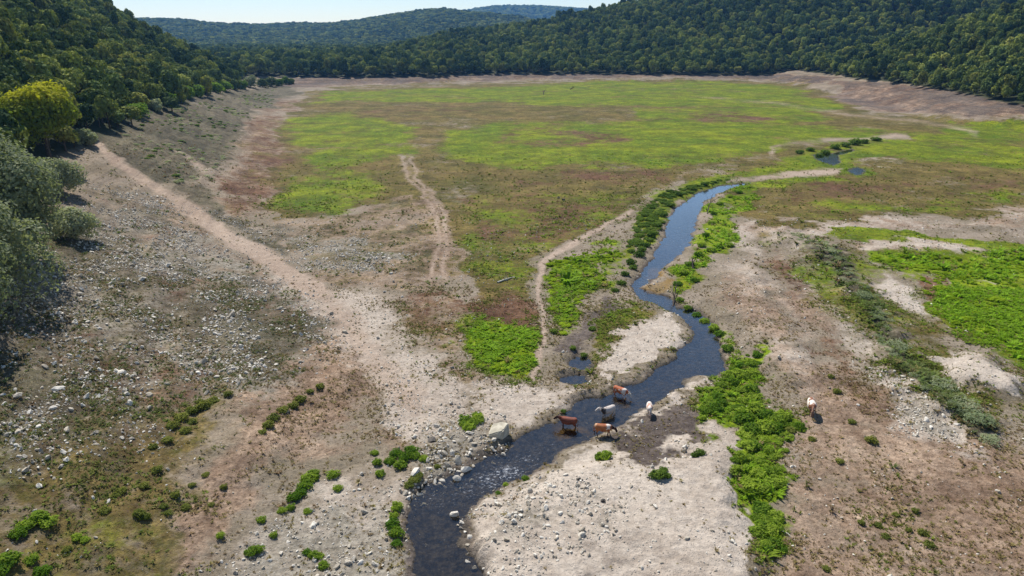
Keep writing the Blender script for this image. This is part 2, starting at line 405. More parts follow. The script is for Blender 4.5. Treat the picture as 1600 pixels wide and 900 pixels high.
def masks(x, y, z):
    """ground cover of each channel at ground points, 0..1"""
    x = np.asarray(x, float); y = np.asarray(y, float)
    dist = np.hypot(x, y)
    amp = 0.35 + 0.022 * dist
    fr = 1.0 / (1.2 + 0.055 * dist.clip(0, 400))
    # warp in a world field that coarsens with distance in fixed bands
    wx = np.zeros_like(x); wy = np.zeros_like(y)
    for lo, hi, s in ((0, 90, 3.0), (90, 220, 8.0), (220, 9000, 22.0)):
        k = sstep(lo - 15, lo + 15, dist) * (1 - sstep(hi - 15, hi + 15, dist)) if lo else 1 - sstep(hi - 15, hi + 15, dist)
        wx += k * fbm(x / s, y / s, 131, 4, 0.6); wy += k * fbm(x / s, y / s, 137, 4, 0.6)
    u, v, dep = project(x + wx * amp * 0.8, y + wy * amp * 1.6, z)
    ok = dep > 5
    M = {c: np.zeros(x.shape) for c in CH}
    def blend(cov, sd, f, sel):
        k = sstep(f * 1.7, -f * 1.7, sd)
        for c, s in cov.items():
            M[c][sel] = np.maximum(M[c][sel], s * k)
        top = max(CH.index(c) for c in cov)
        if max(cov.values()) > 0.6 and any(c in ('sand', 'mud', 'path') for c in cov):
            ks = max(cov.values()) * k
            for c in ('olive', 'red', 'green', 'lush', 'sage'):
                if c not in cov: M[c][sel] *= 1 - ks
        elif cov.get('pink', 0) >= .5 and 'olive' not in cov:
            for c in ('olive', 'green', 'lush'): M[c][sel] *= 1 - .5 * k * cov['pink']
    for cov, f, poly in REG:
        P = np.array(poly, float)
        vm = P[:, 1].mean()
        vs = 1.0 if vm > 450 else (1.7 if vm > 260 else 3.0)
        sel = np.where(ok & (u > P[:, 0].min() - 2 * f) & (u < P[:, 0].max() + 2 * f) & (v > P[:, 1].min() - 2 * f) & (v < P[:, 1].max() + 2 * f))[0]
        if len(sel):
            blend(cov, sd_poly(u[sel], v[sel] * vs, P * np.array([1, vs])), f, sel)
    u2, v2, _ = project(x + wx * amp * 0.25, y + wy * amp * 0.4, z)
    for cov, f, L in LINES:
        P = np.array(L, float)
        sel = np.where(ok & (u2 > P[:, 0].min() - 40) & (u2 < P[:, 0].max() + 40) & (v2 > P[:, 1].min() - 40) & (v2 < P[:, 1].max() + 40))[0]
        if len(sel):
            blend(cov, sd_line(u2[sel], v2[sel], L), f, sel)
    sd = stream_sd(x, y)
    M['bed'] = sstep(0.35, -0.15, sd)
    M['mud'] = np.maximum(M['mud'], 0.55 * sstep(1.0, 0.2, sd))
    M['forest'] = forest_mask(x, y)
    return M

def tree_line(y):
    return np.interp(y, [60, 200, 330, 440], [39, 38, 30, 20])

def forest_mask(x, y):
    ld = left_d(x, y) - tree_line(y)
    f = sstep(-5, 3, ld)
    f = np.maximum(f, sstep(24, 32, spur_d(x, y)))
    f = np.maximum(f, sstep(-14, -7, back_d(x, y)))
    return f

def build_ground():
    # fans out from under the camera: fine where the photograph looks, coarse elsewhere
    az = np.concatenate([np.arange(-180, -52, 4.0), np.arange(-52, -41, 0.6), np.arange(-41, 41, 0.13), np.arange(41, 52, 0.6), np.arange(52, 180.1, 4.0)])
    az = np.radians(az)
    deps = np.concatenate([[86, 75, 66, 60, 55, 51, 49, 47.5, 46.5], np.degrees(np.arctan(np.arange(1.0, 0.045, -0.0013)))])
    rr = CAM_H / np.tan(np.radians(deps))
    dr = np.diff(rr)
    far = [rr[-1]]
    while far[-1] < 6000: far.append(far[-1] * 1.022)
    mid = rr[rr < 420]
    seq = list(mid)
    while seq[-1] < 900: seq.append(seq[-1] + 4.5)
    while seq[-1] < 4700: seq.append(seq[-1] * 1.02)
    rr = np.array(seq)
    A, RR = np.meshgrid(az, rr)
    x = (RR * np.sin(A)).ravel(); y = (RR * np.cos(A)).ravel()
    z = height(x, y)
    n, m = A.shape
    idx = np.arange(n * m).reshape(n, m)
    f = np.stack([idx[:-1, :-1], idx[:-1, 1:], idx[1:, 1:], idx[1:, :-1]], -1).reshape(-1, 4)[:, ::-1]
    me = np_mesh("ground", np.stack([x, y, z], 1), f, None, True)
    M = masks(x, y, z)
    names = CH + ['forest']
    for k in range(0, len(names), 4):
        a = me.color_attributes.new("cover_%d" % (k // 4), 'FLOAT_COLOR', 'POINT')
        buf = np.zeros((len(x), 4), np.float32)
        for j, c in enumerate(names[k:k + 4]): buf[:, j] = M[c]
        a.data.foreach_set("color", buf.ravel())
    o = link("ground", me)
    tag(o, kind='structure')
    return o, len(f)

# ---------------------------------------------------------------- materials
class NT:
    def __init__(self, name):
        self.m = bpy.data.materials.new(name); self.m.use_nodes = True
        self.t = self.m.node_tree; self.t.nodes.clear()
        self.out = self.n("ShaderNodeOutputMaterial")
    def n(self, typ, **kw):
        nd = self.t.nodes.new(typ)
        for k, v in kw.items():
            if k == 'i':
                for kk, vv in v.items():
                    if hasattr(vv, 'links') or isinstance(vv, bpy.types.NodeSocket): self.t.links.new(vv, nd.inputs[kk])
                    else: nd.inputs[kk].default_value = vv
            else: setattr(nd, k, v)
        return nd
    def math(self, op, a, b=0.0, c=0.0, clamp=False):
        nd = self.n("ShaderNodeMath", operation=op, use_clamp=clamp, i={0: a, 1: b, 2: c}); return nd.outputs[0]
    def mix(self, f, a, b, mode='MIX'):
        nd = self.n("ShaderNodeMix", data_type='RGBA', blend_type=mode, clamp_factor=True)
        for k, v in ((0, f), (6, a), (7, b)):
            if isinstance(v, bpy.types.NodeSocket): self.t.links.new(v, nd.inputs[k])
            else: nd.inputs[k].default_value = v if k == 0 or len(v) == 4 else (*v, 1)
        return nd.outputs[2]
    def mixs(self, f, a, b):
        return self.n("ShaderNodeMixShader", i={0: f, 1: a, 2: b}).outputs[0]
    def noise(self, vec, scale, detail=4, rough=0.55, out=0):
        return self.n("ShaderNodeTexNoise", i={'Vector': vec, 'Scale': scale, 'Detail': detail, 'Roughness': rough}).outputs[out]
    def step(self, x, a, b):
        nd = self.n("ShaderNodeMapRange", interpolation_type='SMOOTHSTEP', i={0: x, 1: a, 2: b, 3: 0.0, 4: 1.0}); return nd.outputs[0]
    def end(self, sh):
        self.t.links.new(sh, self.out.inputs[0]); return self.m

def srgb(r, g, b, k=1.0):
    f = lambda c: ((c / 255 + 0.055) / 1.055) ** 2.4 if c > 10 else c / 255 / 12.92
    return (f(r) * k, f(g) * k, f(b) * k, 1)

def mat_ground():
    T = NT("ground")
    geo = T.n("ShaderNodeNewGeometry").outputs['Position']
    def off(x): return T.n("ShaderNodeVectorMath", operation='ADD', i={0: geo, 1: (x, x * 0.7, 0)}).outputs[0]
    att = [T.n("ShaderNodeVertexColor", layer_name="cover_%d" % k) for k in range(4)]
    sep = [T.n("ShaderNodeSeparateColor", i={0: a.outputs[0]}) for a in att]
    ch = {}
    for k, c in enumerate(CH + ['forest']):
        ch[c] = att[k // 4].outputs[1] if k % 4 == 3 else sep[k // 4].outputs[k % 4]
    # patchiness fields of world size
    fields = []
    for k in range(3):
        a = T.noise(off(31.7 * (k + 1)), 0.42, 10, 0.74)
        b = T.noise(off(57.1 * (k + 1)), 0.075, 5, 0.62)
        c3 = T.noise(off(91.3 * (k + 1)), 0.022, 4, 0.6)
        s = T.math('ADD', T.math('ADD', T.math('MULTIPLY', a, 0.45), T.math('MULTIPLY', b, 0.38)), T.math('MULTIPLY', c3, 0.30))
        fields.append(T.math('MULTIPLY', T.math('SUBTRACT', s, 0.565), 3.4))      # about -.6 .. .6
    def cover(c, fld, soft=0.12, k=1.0):
        s = T.math('ADD', ch[c], T.math('MULTIPLY', fields[fld], k))
        r = T.step(s, 0.5 - soft, 0.5 + soft)
        return T.math('MULTIPLY', r, T.step(ch[c], 0.02, 0.2))
    fine = T.noise(geo, 2.6, 6, 0.7)
    grain = T.noise(geo, 11.0, 3, 0.6)
    blot = T.noise(off(7), 0.13, 5, 0.6)
    def tone(c, lo, hi, fld):
        return T.mix(T.step(fld, 0.3, 0.7), tuple(v * lo for v in c[:3]), tuple(v * hi for v in c[:3]))
    col = tone(SOIL['base'], 0.75, 1.15, fine)
    col = T.mix(T.step(blot, 0.4, 0.65), col, tone(SOIL['base2'], 0.8, 1.15, fine))
    streak = T.mix(T.step(T.noise(off(11), 0.16, 11, 0.8), 0.36, 0.66), (0.60, 0.56, 0.52), (1.34, 1.32, 1.24))
    order = [('pink', 0, .28), ('sand', 1, .26), ('grey', 2, .22), ('olive', 0, .2), ('green', 2, .2), ('red', 1, .22), ('sage', 0, .2), ('lush', 1, .18), ('mud', 2, .24), ('path', 0, .3)]
    for c, fl, soft in order:
        k = {'path': .6, 'sand': .9, 'mud': .7}.get(c, 1.0)
        a, b = SOIL[c]
        cc = T.mix(T.step(T.math('ADD', T.math('MULTIPLY', T.noise(off(13 * fl + 3), 0.9, 6, 0.65), .5), T.math('MULTIPLY', T.noise(off(17 * fl + 5), 0.05, 6, 0.65), .5)), 0.38, 0.62), a[:3], b[:3])
        v = T.mix(T.step(fine, 0.28, 0.72), (0.62, 0.61, 0.60), (1.26, 1.26, 1.26))
        if c in ('path', 'sand'): v = T.mix(T.step(fine, 0.28, 0.72), (0.80, 0.80, 0.80), (1.14, 1.14, 1.14))
        cc = T.mix(1.0, cc, v, 'MULTIPLY')
        if c in ('olive', 'green', 'pink', 'red', 'sage', 'lush'): cc = T.mix(1.0, cc, streak, 'MULTIPLY')
        col = T.mix(cover(c, fl, soft, k), col, cc)
    bandv = T.n('ShaderNodeMapping', i={'Vector': geo, 'Scale': (0.02, 0.02, 2.2)}).outputs[0]
    col = T.mix(T.step(T.n('ShaderNodeSeparateXYZ', i={0: geo}).outputs[2], 0.6, 2.0), col, T.mix(1.0, col, T.mix(T.step(T.noise(bandv, 1.0, 10, .78), .36, .64), (.74, .71, .69), (1.14, 1.12, 1.08)), 'MULTIPLY'))
    # scattered litter: small dead tufts and dung darkening the bare soil, pale pebbles
    lit = T.noise(off(3), 2.3, 6, 0.8)
    veg = T.math('MAXIMUM', T.math('MAXIMUM', ch['path'], ch['mud']), ch['bed'])
    litm = T.math('MULTIPLY', T.step(lit, 0.55, 0.63), T.math('SUBTRACT', 0.82, T.math('MULTIPLY', veg, 0.5), clamp=True))
    litm = T.math('MULTIPLY', litm, T.math('SUBTRACT', 1.0, T.math('MULTIPLY', ch['sand'], 0.75), clamp=True))
    col = T.mix(litm, col, srgb(92, 76, 56))
    vor = T.n("ShaderNodeTexVoronoi", i={'Vector': geo, 'Scale': 4.5})
    peb = T.step(vor.outputs['Distance'], 0.26, 0.12)
    pm = T.math('MULTIPLY', peb, T.step(T.math('ADD', ch['grey'], T.math('MULTIPLY', ch['sand'], .4)), 0.1, 0.7))
    pc = T.mix(vor.outputs['Color'], srgb(120, 116, 108), srgb(196, 190, 178))
    col = T.mix(T.math('MULTIPLY', pm, 0.75), col, pc)
    # stream bed
    bedc = T.mix(T.step(T.noise(geo, 2.2, 7, 0.78), 0.38, 0.66), srgb(34, 31, 28), srgb(104, 94, 80))
    bedc = T.mix(T.math('MULTIPLY', peb, T.step(T.noise(geo, 1.1, 4, .6), .5, .6)), bedc, srgb(138, 128, 112))
    col = T.mix(ch['bed'], col, bedc)
    och = T.mix(T.step(fine, 0.35, 0.7), srgb(120, 92, 40), srgb(150, 122, 66))
    col = T.mix(T.math('MULTIPLY', cover('ochre', 0, .25, .6), 0.8), col, och)
    flo = T.mix(fine, srgb(38, 44, 26), srgb(70, 72, 44))
    col = T.mix(T.step(ch['forest'], 0.3, 0.9), col, flo)
    gv = T.mix(grain, (0.80, 0.80, 0.80), (1.2, 1.2, 1.2))
    col = T.mix(1.0, col, gv, 'MULTIPLY')
    hgt = T.math('ADD', T.math('MULTIPLY', fine, 0.9), T.math('ADD', T.math('MULTIPLY', grain, 0.22), T.math('MULTIPLY', peb, 0.3)))
    bump = T.n("ShaderNodeBump", i={'Strength': 0.8, 'Distance': 0.25, 'Height': hgt})
    rough = T.math('SUBTRACT', 0.95, T.math('MULTIPLY', ch['bed'], 0.35))
    p = T.n("ShaderNodeBsdfPrincipled", i={'Base Color': col, 'Roughness': rough, 'Specular IOR Level': 0.12, 'Normal': bump.outputs[0]})
    return T.end(p.outputs[0])

ALB = 0.80   # ratio from sunlit display colour to base colour
SOIL = {
 'base': srgb(142, 129, 108, ALB), 'base2': srgb(164, 149, 130, ALB),
 'pink': (srgb(144, 120, 100, ALB), srgb(180, 158, 138, ALB)),
 'sand': (srgb(184, 168, 150, ALB), srgb(210, 196, 178, ALB)),
 'grey': (srgb(122, 114, 98, ALB), srgb(174, 165, 148, ALB)),
 'olive': (srgb(88, 88, 36, ALB), srgb(134, 116, 68, ALB)),
 'red': (srgb(94, 64, 46, ALB), srgb(134, 104, 82, ALB)),
 'green': (srgb(84, 112, 16, ALB), srgb(138, 148, 26, ALB)),
 'sage': (srgb(84, 82, 64, ALB), srgb(126, 118, 98, ALB)),
 'lush': (srgb(98, 126, 16, ALB), srgb(146, 164, 32, ALB)),
 'mud': (srgb(84, 74, 68, ALB), srgb(122, 110, 100, ALB)),
 'path': (srgb(172, 150, 130, ALB), srgb(194, 173, 152, ALB)),
}

def mat_leaf(name, dark, light, trans=0.35, scale=0.02, rnd=0.6, top=None, small=1.2):
    """leaves: colour varies from plant to plant, from clump to clump, and across the wood"""
    T = NT(name)
    oi = T.n("ShaderNodeObjectInfo")
    geo = T.n("ShaderNodeNewGeometry")
    n1 = T.noise(oi.outputs['Location'], scale, 3, 0.5)
    n2 = T.noise(geo.outputs['Position'], small, 2, 0.6)
    isl = geo.outputs['Random Per Island']
    f = T.math('ADD', T.math('MULTIPLY', T.math('SUBTRACT', oi.outputs['Random'], 0.5), rnd), T.math('MULTIPLY', T.math('SUBTRACT', n1, 0.5), 1.6))
    f = T.math('ADD', f, T.math('MULTIPLY', T.math('SUBTRACT', n2, 0.5), 0.9))
    f = T.math('ADD', f, T.math('MULTIPLY', T.math('SUBTRACT', isl, 0.5), 0.45))
    f = T.math('ADD', f, 0.42, clamp=True)
    col = T.mix(f, dark, light)
    if top:
        oc = T.n("ShaderNodeTexCoord").outputs['Object']
        zz = T.n("ShaderNodeSeparateXYZ", i={0: oc}).outputs[2]
        zz = T.math('ADD', zz, T.math('MULTIPLY', T.math('SUBTRACT', n2, 0.5), top[3]))
        col = T.mix(T.step(zz, top[1], top[2]), col, top[0])
    d = T.n("ShaderNodeBsdfPrincipled", i={'Base Color': col, 'Roughness': 0.85, 'Specular IOR Level': 0.06})
    tc = T.mix(0.5, col, (0.9, 1.0, 0.35), 'MULTIPLY')
    tr = T.n("ShaderNodeBsdfTranslucent", i={'Color': T.mix(1.0, col, (1.25, 1.35, 0.7), 'MULTIPLY')})
    return T.end(T.mixs(trans, d.outputs[0], tr.outputs[0]))

def mat_plain(name, a, b, scale=6.0, rough=0.9, bump=0.3, dist=0.03, detail=5, rnd=0.3):
    T = NT(name)
    oc = T.n("ShaderNodeTexCoord").outputs['Object']
    oi = T.n("ShaderNodeObjectInfo")
    oc2 = T.n("ShaderNodeVectorMath", operation='ADD', i={0: oc, 1: oi.outputs['Location']}).outputs[0]
    n = T.noise(oc2, scale, detail, 0.65)
    f = T.math('ADD', n, T.math('MULTIPLY', T.math('SUBTRACT', oi.outputs['Random'], 0.5), rnd))
    col = T.mix(T.step(f, 0.3, 0.7), a, b)
    bp = T.n("ShaderNodeBump", i={'Strength': bump, 'Distance': dist, 'Height': n})
    p = T.n("ShaderNodeBsdfPrincipled", i={'Base Color': col, 'Roughness': rough, 'Specular IOR Level': 0.2, 'Normal': bp.outputs[0]})
    return T.end(p.outputs[0])

def mat_tint(name, trans=0.45):
    """plants coloured by a per-instance tint"""
    T = NT(name)
    a = T.n("ShaderNodeAttribute", attribute_type='INSTANCER', attribute_name="tint")
    geo = T.n("ShaderNodeNewGeometry")
    v = T.mix(geo.outputs['Random Per Island'], (0.7, 0.7, 0.7), (1.25, 1.25, 1.25))
    col = T.mix(1.0, a.outputs['Color'], v, 'MULTIPLY')
    d = T.n("ShaderNodeBsdfPrincipled", i={'Base Color': col, 'Roughness': 0.75, 'Specular IOR Level': 0.15})
    tr = T.n("ShaderNodeBsdfTranslucent", i={'Color': col})
    return T.end(T.mixs(trans, d.outputs[0], tr.outputs[0]))

def mat_water():
    T = NT("water")
    geo = T.n("ShaderNodeNewGeometry").outputs['Position']
    foam_sparkle = T.n("ShaderNodeVertexColor", layer_name="foam_sparkle")
    fs = T.n("ShaderNodeSeparateColor", i={0: foam_sparkle.outputs[0]})
    vec = T.n("ShaderNodeMapping", i={'Vector': geo, 'Rotation': (0, 0, R(-35)), 'Scale': (1.0, 1.9, 1.0)}).outputs[0]
    n1 = T.noise(vec, 1.3, 6, 0.68)
    n2 = T.noise(geo, 6.5, 3, 0.6)
    h = T.math('ADD', n1, T.math('MULTIPLY', n2, 0.35))
    st = T.math('ADD', 0.12, T.math('MULTIPLY', fs.outputs[1], 0.6))
    b = T.n("ShaderNodeBump", i={'Strength': st, 'Distance': 0.12, 'Height': h})
    fr = T.n("ShaderNodeFresnel", i={'IOR': 1.42, 'Normal': b.outputs[0]})
    gl = T.n("ShaderNodeBsdfGlossy", i={'Color': (1, 1, 1, 1), 'Roughness': 0.03, 'Normal': b.outputs[0]})
    tr = T.n("ShaderNodeBsdfTransparent", i={'Color': (0.62, 0.60, 0.53, 1)})
    sh = T.mixs(T.math('MULTIPLY', fr.outputs[0], 1.7, clamp=True), tr.outputs[0], gl.outputs[0])
    fm = T.step(T.math('ADD', T.noise(vec, 3.2, 7, 0.8), T.math('MULTIPLY', fs.outputs[0], 0.24)), 0.70, 0.88)  # white foam, with sun sparkle on the ripples painted in
    fd = T.n("ShaderNodeBsdfDiffuse", i={'Color': (0.75, 0.77, 0.8, 1)})
    sh = T.mixs(T.math('MULTIPLY', fm, 0.85), sh, fd.outputs[0])
    return T.end(sh)

M_BARK = mat_plain("bark", srgb(70, 58, 46), srgb(108, 94, 78), 5.0)
M_LEAF = mat_leaf("oak_leaves", srgb(68, 86, 38), srgb(164, 168, 82), .14, rnd=.8)
M_LEAFB = mat_leaf("dark_oak_leaves", srgb(54, 74, 42), srgb(126, 140, 76), .12, rnd=.8)
M_LEAFC = mat_leaf("olive_oak_leaves", srgb(92, 98, 44), srgb(178, 176, 92), .16, rnd=.8)
M_FARLEAF = mat_leaf("wood_leaves", srgb(40, 62, 38), srgb(84, 108, 52), scale=0.008)
M_BANKLEAF = mat_leaf("bank_leaves", srgb(70, 96, 34), srgb(132, 156, 58), 0.4)
M_WILLOW = mat_leaf("willow_leaves", srgb(122, 130, 100), srgb(196, 196, 158), 0.3)
M_YELLOW = mat_leaf("yellow_top_leaves", srgb(78, 98, 30), srgb(138, 148, 50), 0.35, top=(srgb(176, 172, 40), 9.5, 13.5, 4.5))
M_BRIGHT = mat_leaf("bright_bush_leaves", srgb(84, 116, 34), srgb(154, 172, 62), 0.45, small=2.5, rnd=1.0)
M_MEADOW = mat_leaf("meadow_plant_leaves", srgb(128, 154, 24), srgb(180, 196, 56), 0.55, small=2.5)
M_DULL = mat_leaf("dull_bush_leaves", srgb(92, 104, 44), srgb(136, 138, 66), 0.35, small=2.5)
M_DARKBUSH = mat_leaf("dark_bush_leaves", srgb(66, 92, 34), srgb(118, 138, 56), 0.35, small=2.5)
M_ROCK = mat_plain("rock", srgb(166, 156, 138), srgb(216, 208, 192), 3.0, 0.9, 0.6, 0.05, rnd=0.7)
M_DARKROCK = mat_plain("dark_rock", srgb(62, 58, 54), srgb(104, 98, 90), 3.0, 0.9, 0.6, 0.05)
M_WOOD = mat_plain("dead_wood", srgb(150, 144, 128), srgb(196, 190, 176), 8.0)
M_DARKWOOD = mat_plain("wet_dead_wood", srgb(40, 34, 30), srgb(78, 68, 58), 8.0)
M_HOOF = mat_plain("hoof", srgb(40, 34, 30), srgb(64, 54, 46), 10.0)
M_HORN = mat_plain("horn", srgb(150, 138, 116), srgb(190, 180, 158), 10.0, 0.5)
M_TUFT = mat_tint("tuft_blades")

ground, n_ground = build_ground()
ground.data.materials.append(mat_ground())

# ---------------------------------------------------------------- water sheet
def build_water():
    P = np.array(STREAM + POND_C + POND_D)
    step = 0.5
    gx = np.arange(P[:, 0].min() - 2, P[:, 0].max() + 2, step); gy = np.arange(P[:, 1].min() - 2, P[:, 1].max() + 2, step)
    X, Y = np.meshgrid(gx + step / 2, gy + step / 2)
    sd = stream_sd(X.ravel(), Y.ravel()).reshape(X.shape)
    keep = sd < 0.75 + 0.01 * np.maximum(Y - 60, 0)
    nx = len(gx) + 1
    ii, jj = np.nonzero(keep)
    corners = np.stack([ii * nx + jj, ii * nx + jj + 1, (ii + 1) * nx + jj + 1, (ii + 1) * nx + jj], 1)
    used, inv = np.unique(corners.ravel(), return_inverse=True)
    vx = gx[0] + (used % nx) * step; vy = gy[0] + (used // nx) * step
    me = np_mesh("stream_water", np.stack([vx, vy, np.full(len(vx), WATER_Z)], 1), inv.reshape(-1, 4), mat_water(), True)
    u, v, dep = project(vx, vy, np.full(len(vx), WATER_Z))
    foam_sparkle = np.zeros(len(vx)); rip = np.zeros(len(vx))
    for (cu, cv, rad, a) in ((795, 737, 34, 1.0), (765, 752, 40, .85), (735, 765, 54, .66), (825, 720, 44, .66), (690, 785, 60, .58), (855, 702, 50, .5), (690, 850, 70, .46), (1080, 570, 60, .4), (1000, 620, 60, .36), (1060, 350, 60, .4)):
        d2 = ((u - cu) / rad) ** 2 + ((v - cv) / (rad * 0.55)) ** 2
        foam_sparkle = np.maximum(foam_sparkle, a * np.exp(-d2))
    for (cu, cv, rad, a) in ((770, 745, 90, .22), (690, 770, 70, .2), (850, 710, 70, .2), (690, 850, 70, .15), (1100, 560, 60, .35), (1000, 620, 70, .3), (1020, 450, 60, .35), (1080, 360, 60, .25)):
        d2 = ((u - cu) / rad) ** 2 + ((v - cv) / (rad * 0.6)) ** 2
        rip = np.maximum(rip, a * np.exp(-d2))
    a = me.color_attributes.new("foam_sparkle", 'FLOAT_COLOR', 'POINT')
    buf = np.zeros((len(vx), 4), np.float32); buf[:, 0] = foam_sparkle; buf[:, 1] = rip; buf[:, 3] = 1
    a.data.foreach_set("color", buf.ravel())
    tag(link("stream_water", me), kind='structure')
build_water()

# ---------------------------------------------------------------- plant builders
def leaf_cloud(seed, lobes, n, size, up=0.25, flat=0.75, droop=0.0, asp=1.0):
    """leaf-sized quads through the shells of several lobes (cx, cy, cz, rx, ry, rz)"""
    g = np.random.default_rng(seed)
    L = np.array(lobes, float)
    wgt = (L[:, 3] * L[:, 4] + L[:, 3] * L[:, 5] + L[:, 4] * L[:, 5]); wgt /= wgt.sum()
    k = g.choice(len(L), n, p=wgt)
    v = g.normal(size=(n, 3)); v /= np.linalg.norm(v, axis=1)[:, None]
    low = v[:, 2] < -0.3
    v[low & (g.random(n) < 0.6), 2] *= -1
    rad = 1 - np.abs(g.normal(0, 0.18, n)) + 0.22 * g.random(n) * (g.random(n) < 0.25)
    c = L[k, :3] + v * L[k, 3:] * rad[:, None]
    nor = v * 1.35 + g.normal(size=(n, 3)) * 0.5 + np.array([0, 0, up])
    nor /= np.linalg.norm(nor, axis=1)[:, None]
    t = np.cross(nor, g.normal(size=(n, 3))); t /= np.linalg.norm(t, axis=1)[:, None]
    b = np.cross(nor, t)
    s = size * (0.55 + 0.9 * g.random(n))[:, None]
    asp_ = asp
    q = np.stack([c - t * s * .5 - b * s * .5 * asp_, c + t * s * .6 - b * s * .3 * asp_, c + t * s * .4 + b * s * .55 * asp_, c - t * s * .55 + b * s * .35 * asp_], 1)
    q[:, 2] -= nor * s * 0.18 * 1.0
    verts = q.reshape(-1, 3)
    faces = np.arange(n * 4).reshape(n, 4)
    return verts, faces

def crown_lobes(seed, r=3.0, zc=5.0, h=2.6, n=10):
    g = np.random.default_rng(seed)
    out = [(0, 0, zc, r * .72, r * .72, h * .8)]
    for k in range(n):
        a = 2.4 * k + g.random() * 1.0
        q = 0.25 + 0.75 * (k + 1) / n
        rr = r * 0.62 * math.sqrt(q) * (0.8 + 0.35 * g.random())
        z = zc + h * (0.75 - 1.25 * q * q + 0.35 * (g.random() - .5))
        s = r * (0.40 + 0.2 * g.random())
        out.append((rr * math.cos(a), rr * math.sin(a), z, s, s, s * 0.85))
    return out

def tube(verts, faces, pts, rads, seg=7):
    base = len(verts)
    P = [Vector(p) for p in pts]
    for i, p in enumerate(P):
        d = (P[min(i + 1, len(P) - 1)] - P[max(i - 1, 0)]).normalized()
        a = d.orthogonal().normalized(); b = d.cross(a)
        for s in range(seg):
            t = 2 * math.pi * s / seg
            verts.append(tuple(p + (a * math.cos(t) + b * math.sin(t)) * rads[i]))
    for i in range(len(P) - 1):
        for s in range(seg):
            faces.append((base + i * seg + s, base + i * seg + (s + 1) % seg, base + (i + 1) * seg + (s + 1) % seg, base + (i + 1) * seg + s))

def trunk_mesh(name, seed, h=5.0, r=0.28, mat=None, limbs=5, spread=2.2):
    g = random.Random(seed)
    v, f = [], []
    top = (g.uniform(-.3, .3), g.uniform(-.3, .3), h)
    tube(v, f, [(0, 0, -0.4), (0.03, 0.02, h * .25), (top[0] * .5, top[1] * .5, h * .6), top], [r * 1.35, r, r * .75, r * .3])
    for k in range(limbs):
        a = k * 2.4 + g.random()
        z = h * (.38 + .09 * k)
        e = spread * g.uniform(.7, 1.1)
        s = (top[0] * .4, top[1] * .4, z)
        tube(v, f, [s, (s[0] + math.cos(a) * e * .5, s[1] + math.sin(a) * e * .5, z + e * .35), (s[0] + math.cos(a) * e, s[1] + math.sin(a) * e, z + e * .8)], [r * .5, r * .33, r * .12], 5)
    return np_mesh(name, v, f, mat, True)

def scatter(name, pts, scl, rot, idx, tint, sources, label=None):
    """one object of countless small things, placed by geometry nodes"""
    me = bpy.data.meshes.new(name)
    n = len(pts)
    me.vertices.add(n); me.vertices.foreach_set("co", np.asarray(pts, np.float32).ravel())
    a = me.attributes.new("scl", 'FLOAT_VECTOR', 'POINT'); a.data.foreach_set("vector", np.asarray(scl, np.float32).ravel())
    a = me.attributes.new("rot", 'FLOAT_VECTOR', 'POINT'); a.data.foreach_set("vector", np.asarray(rot, np.float32).ravel())
    a = me.attributes.new("idx", 'INT', 'POINT'); a.data.foreach_set("value", np.asarray(idx, np.int32))
    if tint is not None:
        a = me.attributes.new("tint", 'FLOAT_COLOR', 'POINT')
        t = np.ones((n, 4), np.float32); t[:, :3] = tint
        a.data.foreach_set("color", t.ravel())
    o = link(name, me)
    ng = bpy.data.node_groups.new(name, 'GeometryNodeTree')
    ng.interface.new_socket("Geometry", in_out='INPUT', socket_type='NodeSocketGeometry')
    ng.interface.new_socket("Geometry", in_out='OUTPUT', socket_type='NodeSocketGeometry')
    gi = ng.nodes.new("NodeGroupInput"); go = ng.nodes.new("NodeGroupOutput")
    ip = ng.nodes.new("GeometryNodeInstanceOnPoints")
    jn = ng.nodes.new("GeometryNodeJoinGeometry")
    for s in reversed(sources):      # the join node lists the last link first
        oi = ng.nodes.new("GeometryNodeObjectInfo"); oi.transform_space = 'ORIGINAL'
        oi.inputs['Object'].default_value = s; oi.inputs['As Instance'].default_value = True
        ng.links.new(oi.outputs['Geometry'], jn.inputs[0])
    def attr(nm, typ):
        nd = ng.nodes.new("GeometryNodeInputNamedAttribute"); nd.data_type = typ; nd.inputs['Name'].default_value = nm
        return nd.outputs['Attribute']
    ip.inputs['Pick Instance'].default_value = True
    ng.links.new(gi.outputs[0], ip.inputs['Points'])
    ng.links.new(jn.outputs[0], ip.inputs['Instance'])
    ng.links.new(attr("idx", 'INT'), ip.inputs['Instance Index'])
    e2r = ng.nodes.new("FunctionNodeEulerToRotation")
    ng.links.new(attr("rot", 'FLOAT_VECTOR'), e2r.inputs[0])
    ng.links.new(e2r.outputs[0], ip.inputs['Rotation'])
    ng.links.new(attr("scl", 'FLOAT_VECTOR'), ip.inputs['Scale'])
    ng.links.new(ip.outputs[0], go.inputs[0])
    md = o.modifiers.new("scatter", 'NODES'); md.node_group = ng
    tag(o, label, kind='stuff')
    return o

# ---------------------------------------------------------------- the woods
N_VAR = 7
CROWNS = []
for k in range(N_VAR):
    v, f = leaf_cloud(100 + k, crown_lobes(200 + k, 2.9 + .35 * (k % 3), 4.6 + .5 * (k % 2), 2.5 + .5 * (k % 4 == 1), 10), 950, 0.62)
    CROWNS.append(np_mesh("crown", v, f, (M_LEAF, M_LEAFB, M_LEAF, M_LEAFC, M_LEAF, M_LEAFB, M_LEAF)[k]))
TRUNKS = [trunk_mesh("trunk", 300 + k, 5.2, 0.24, M_BARK) for k in range(3)]

def jitter_grid(x0, x1, y0, y1, s, g):
    gx, gy = np.meshgrid(np.arange(x0, x1, s), np.arange(y0, y1, s))
    return (gx + g.uniform(-.42, .42, gx.shape) * s).ravel(), (gy + g.uniform(-.42, .42, gx.shape) * s).ravel()

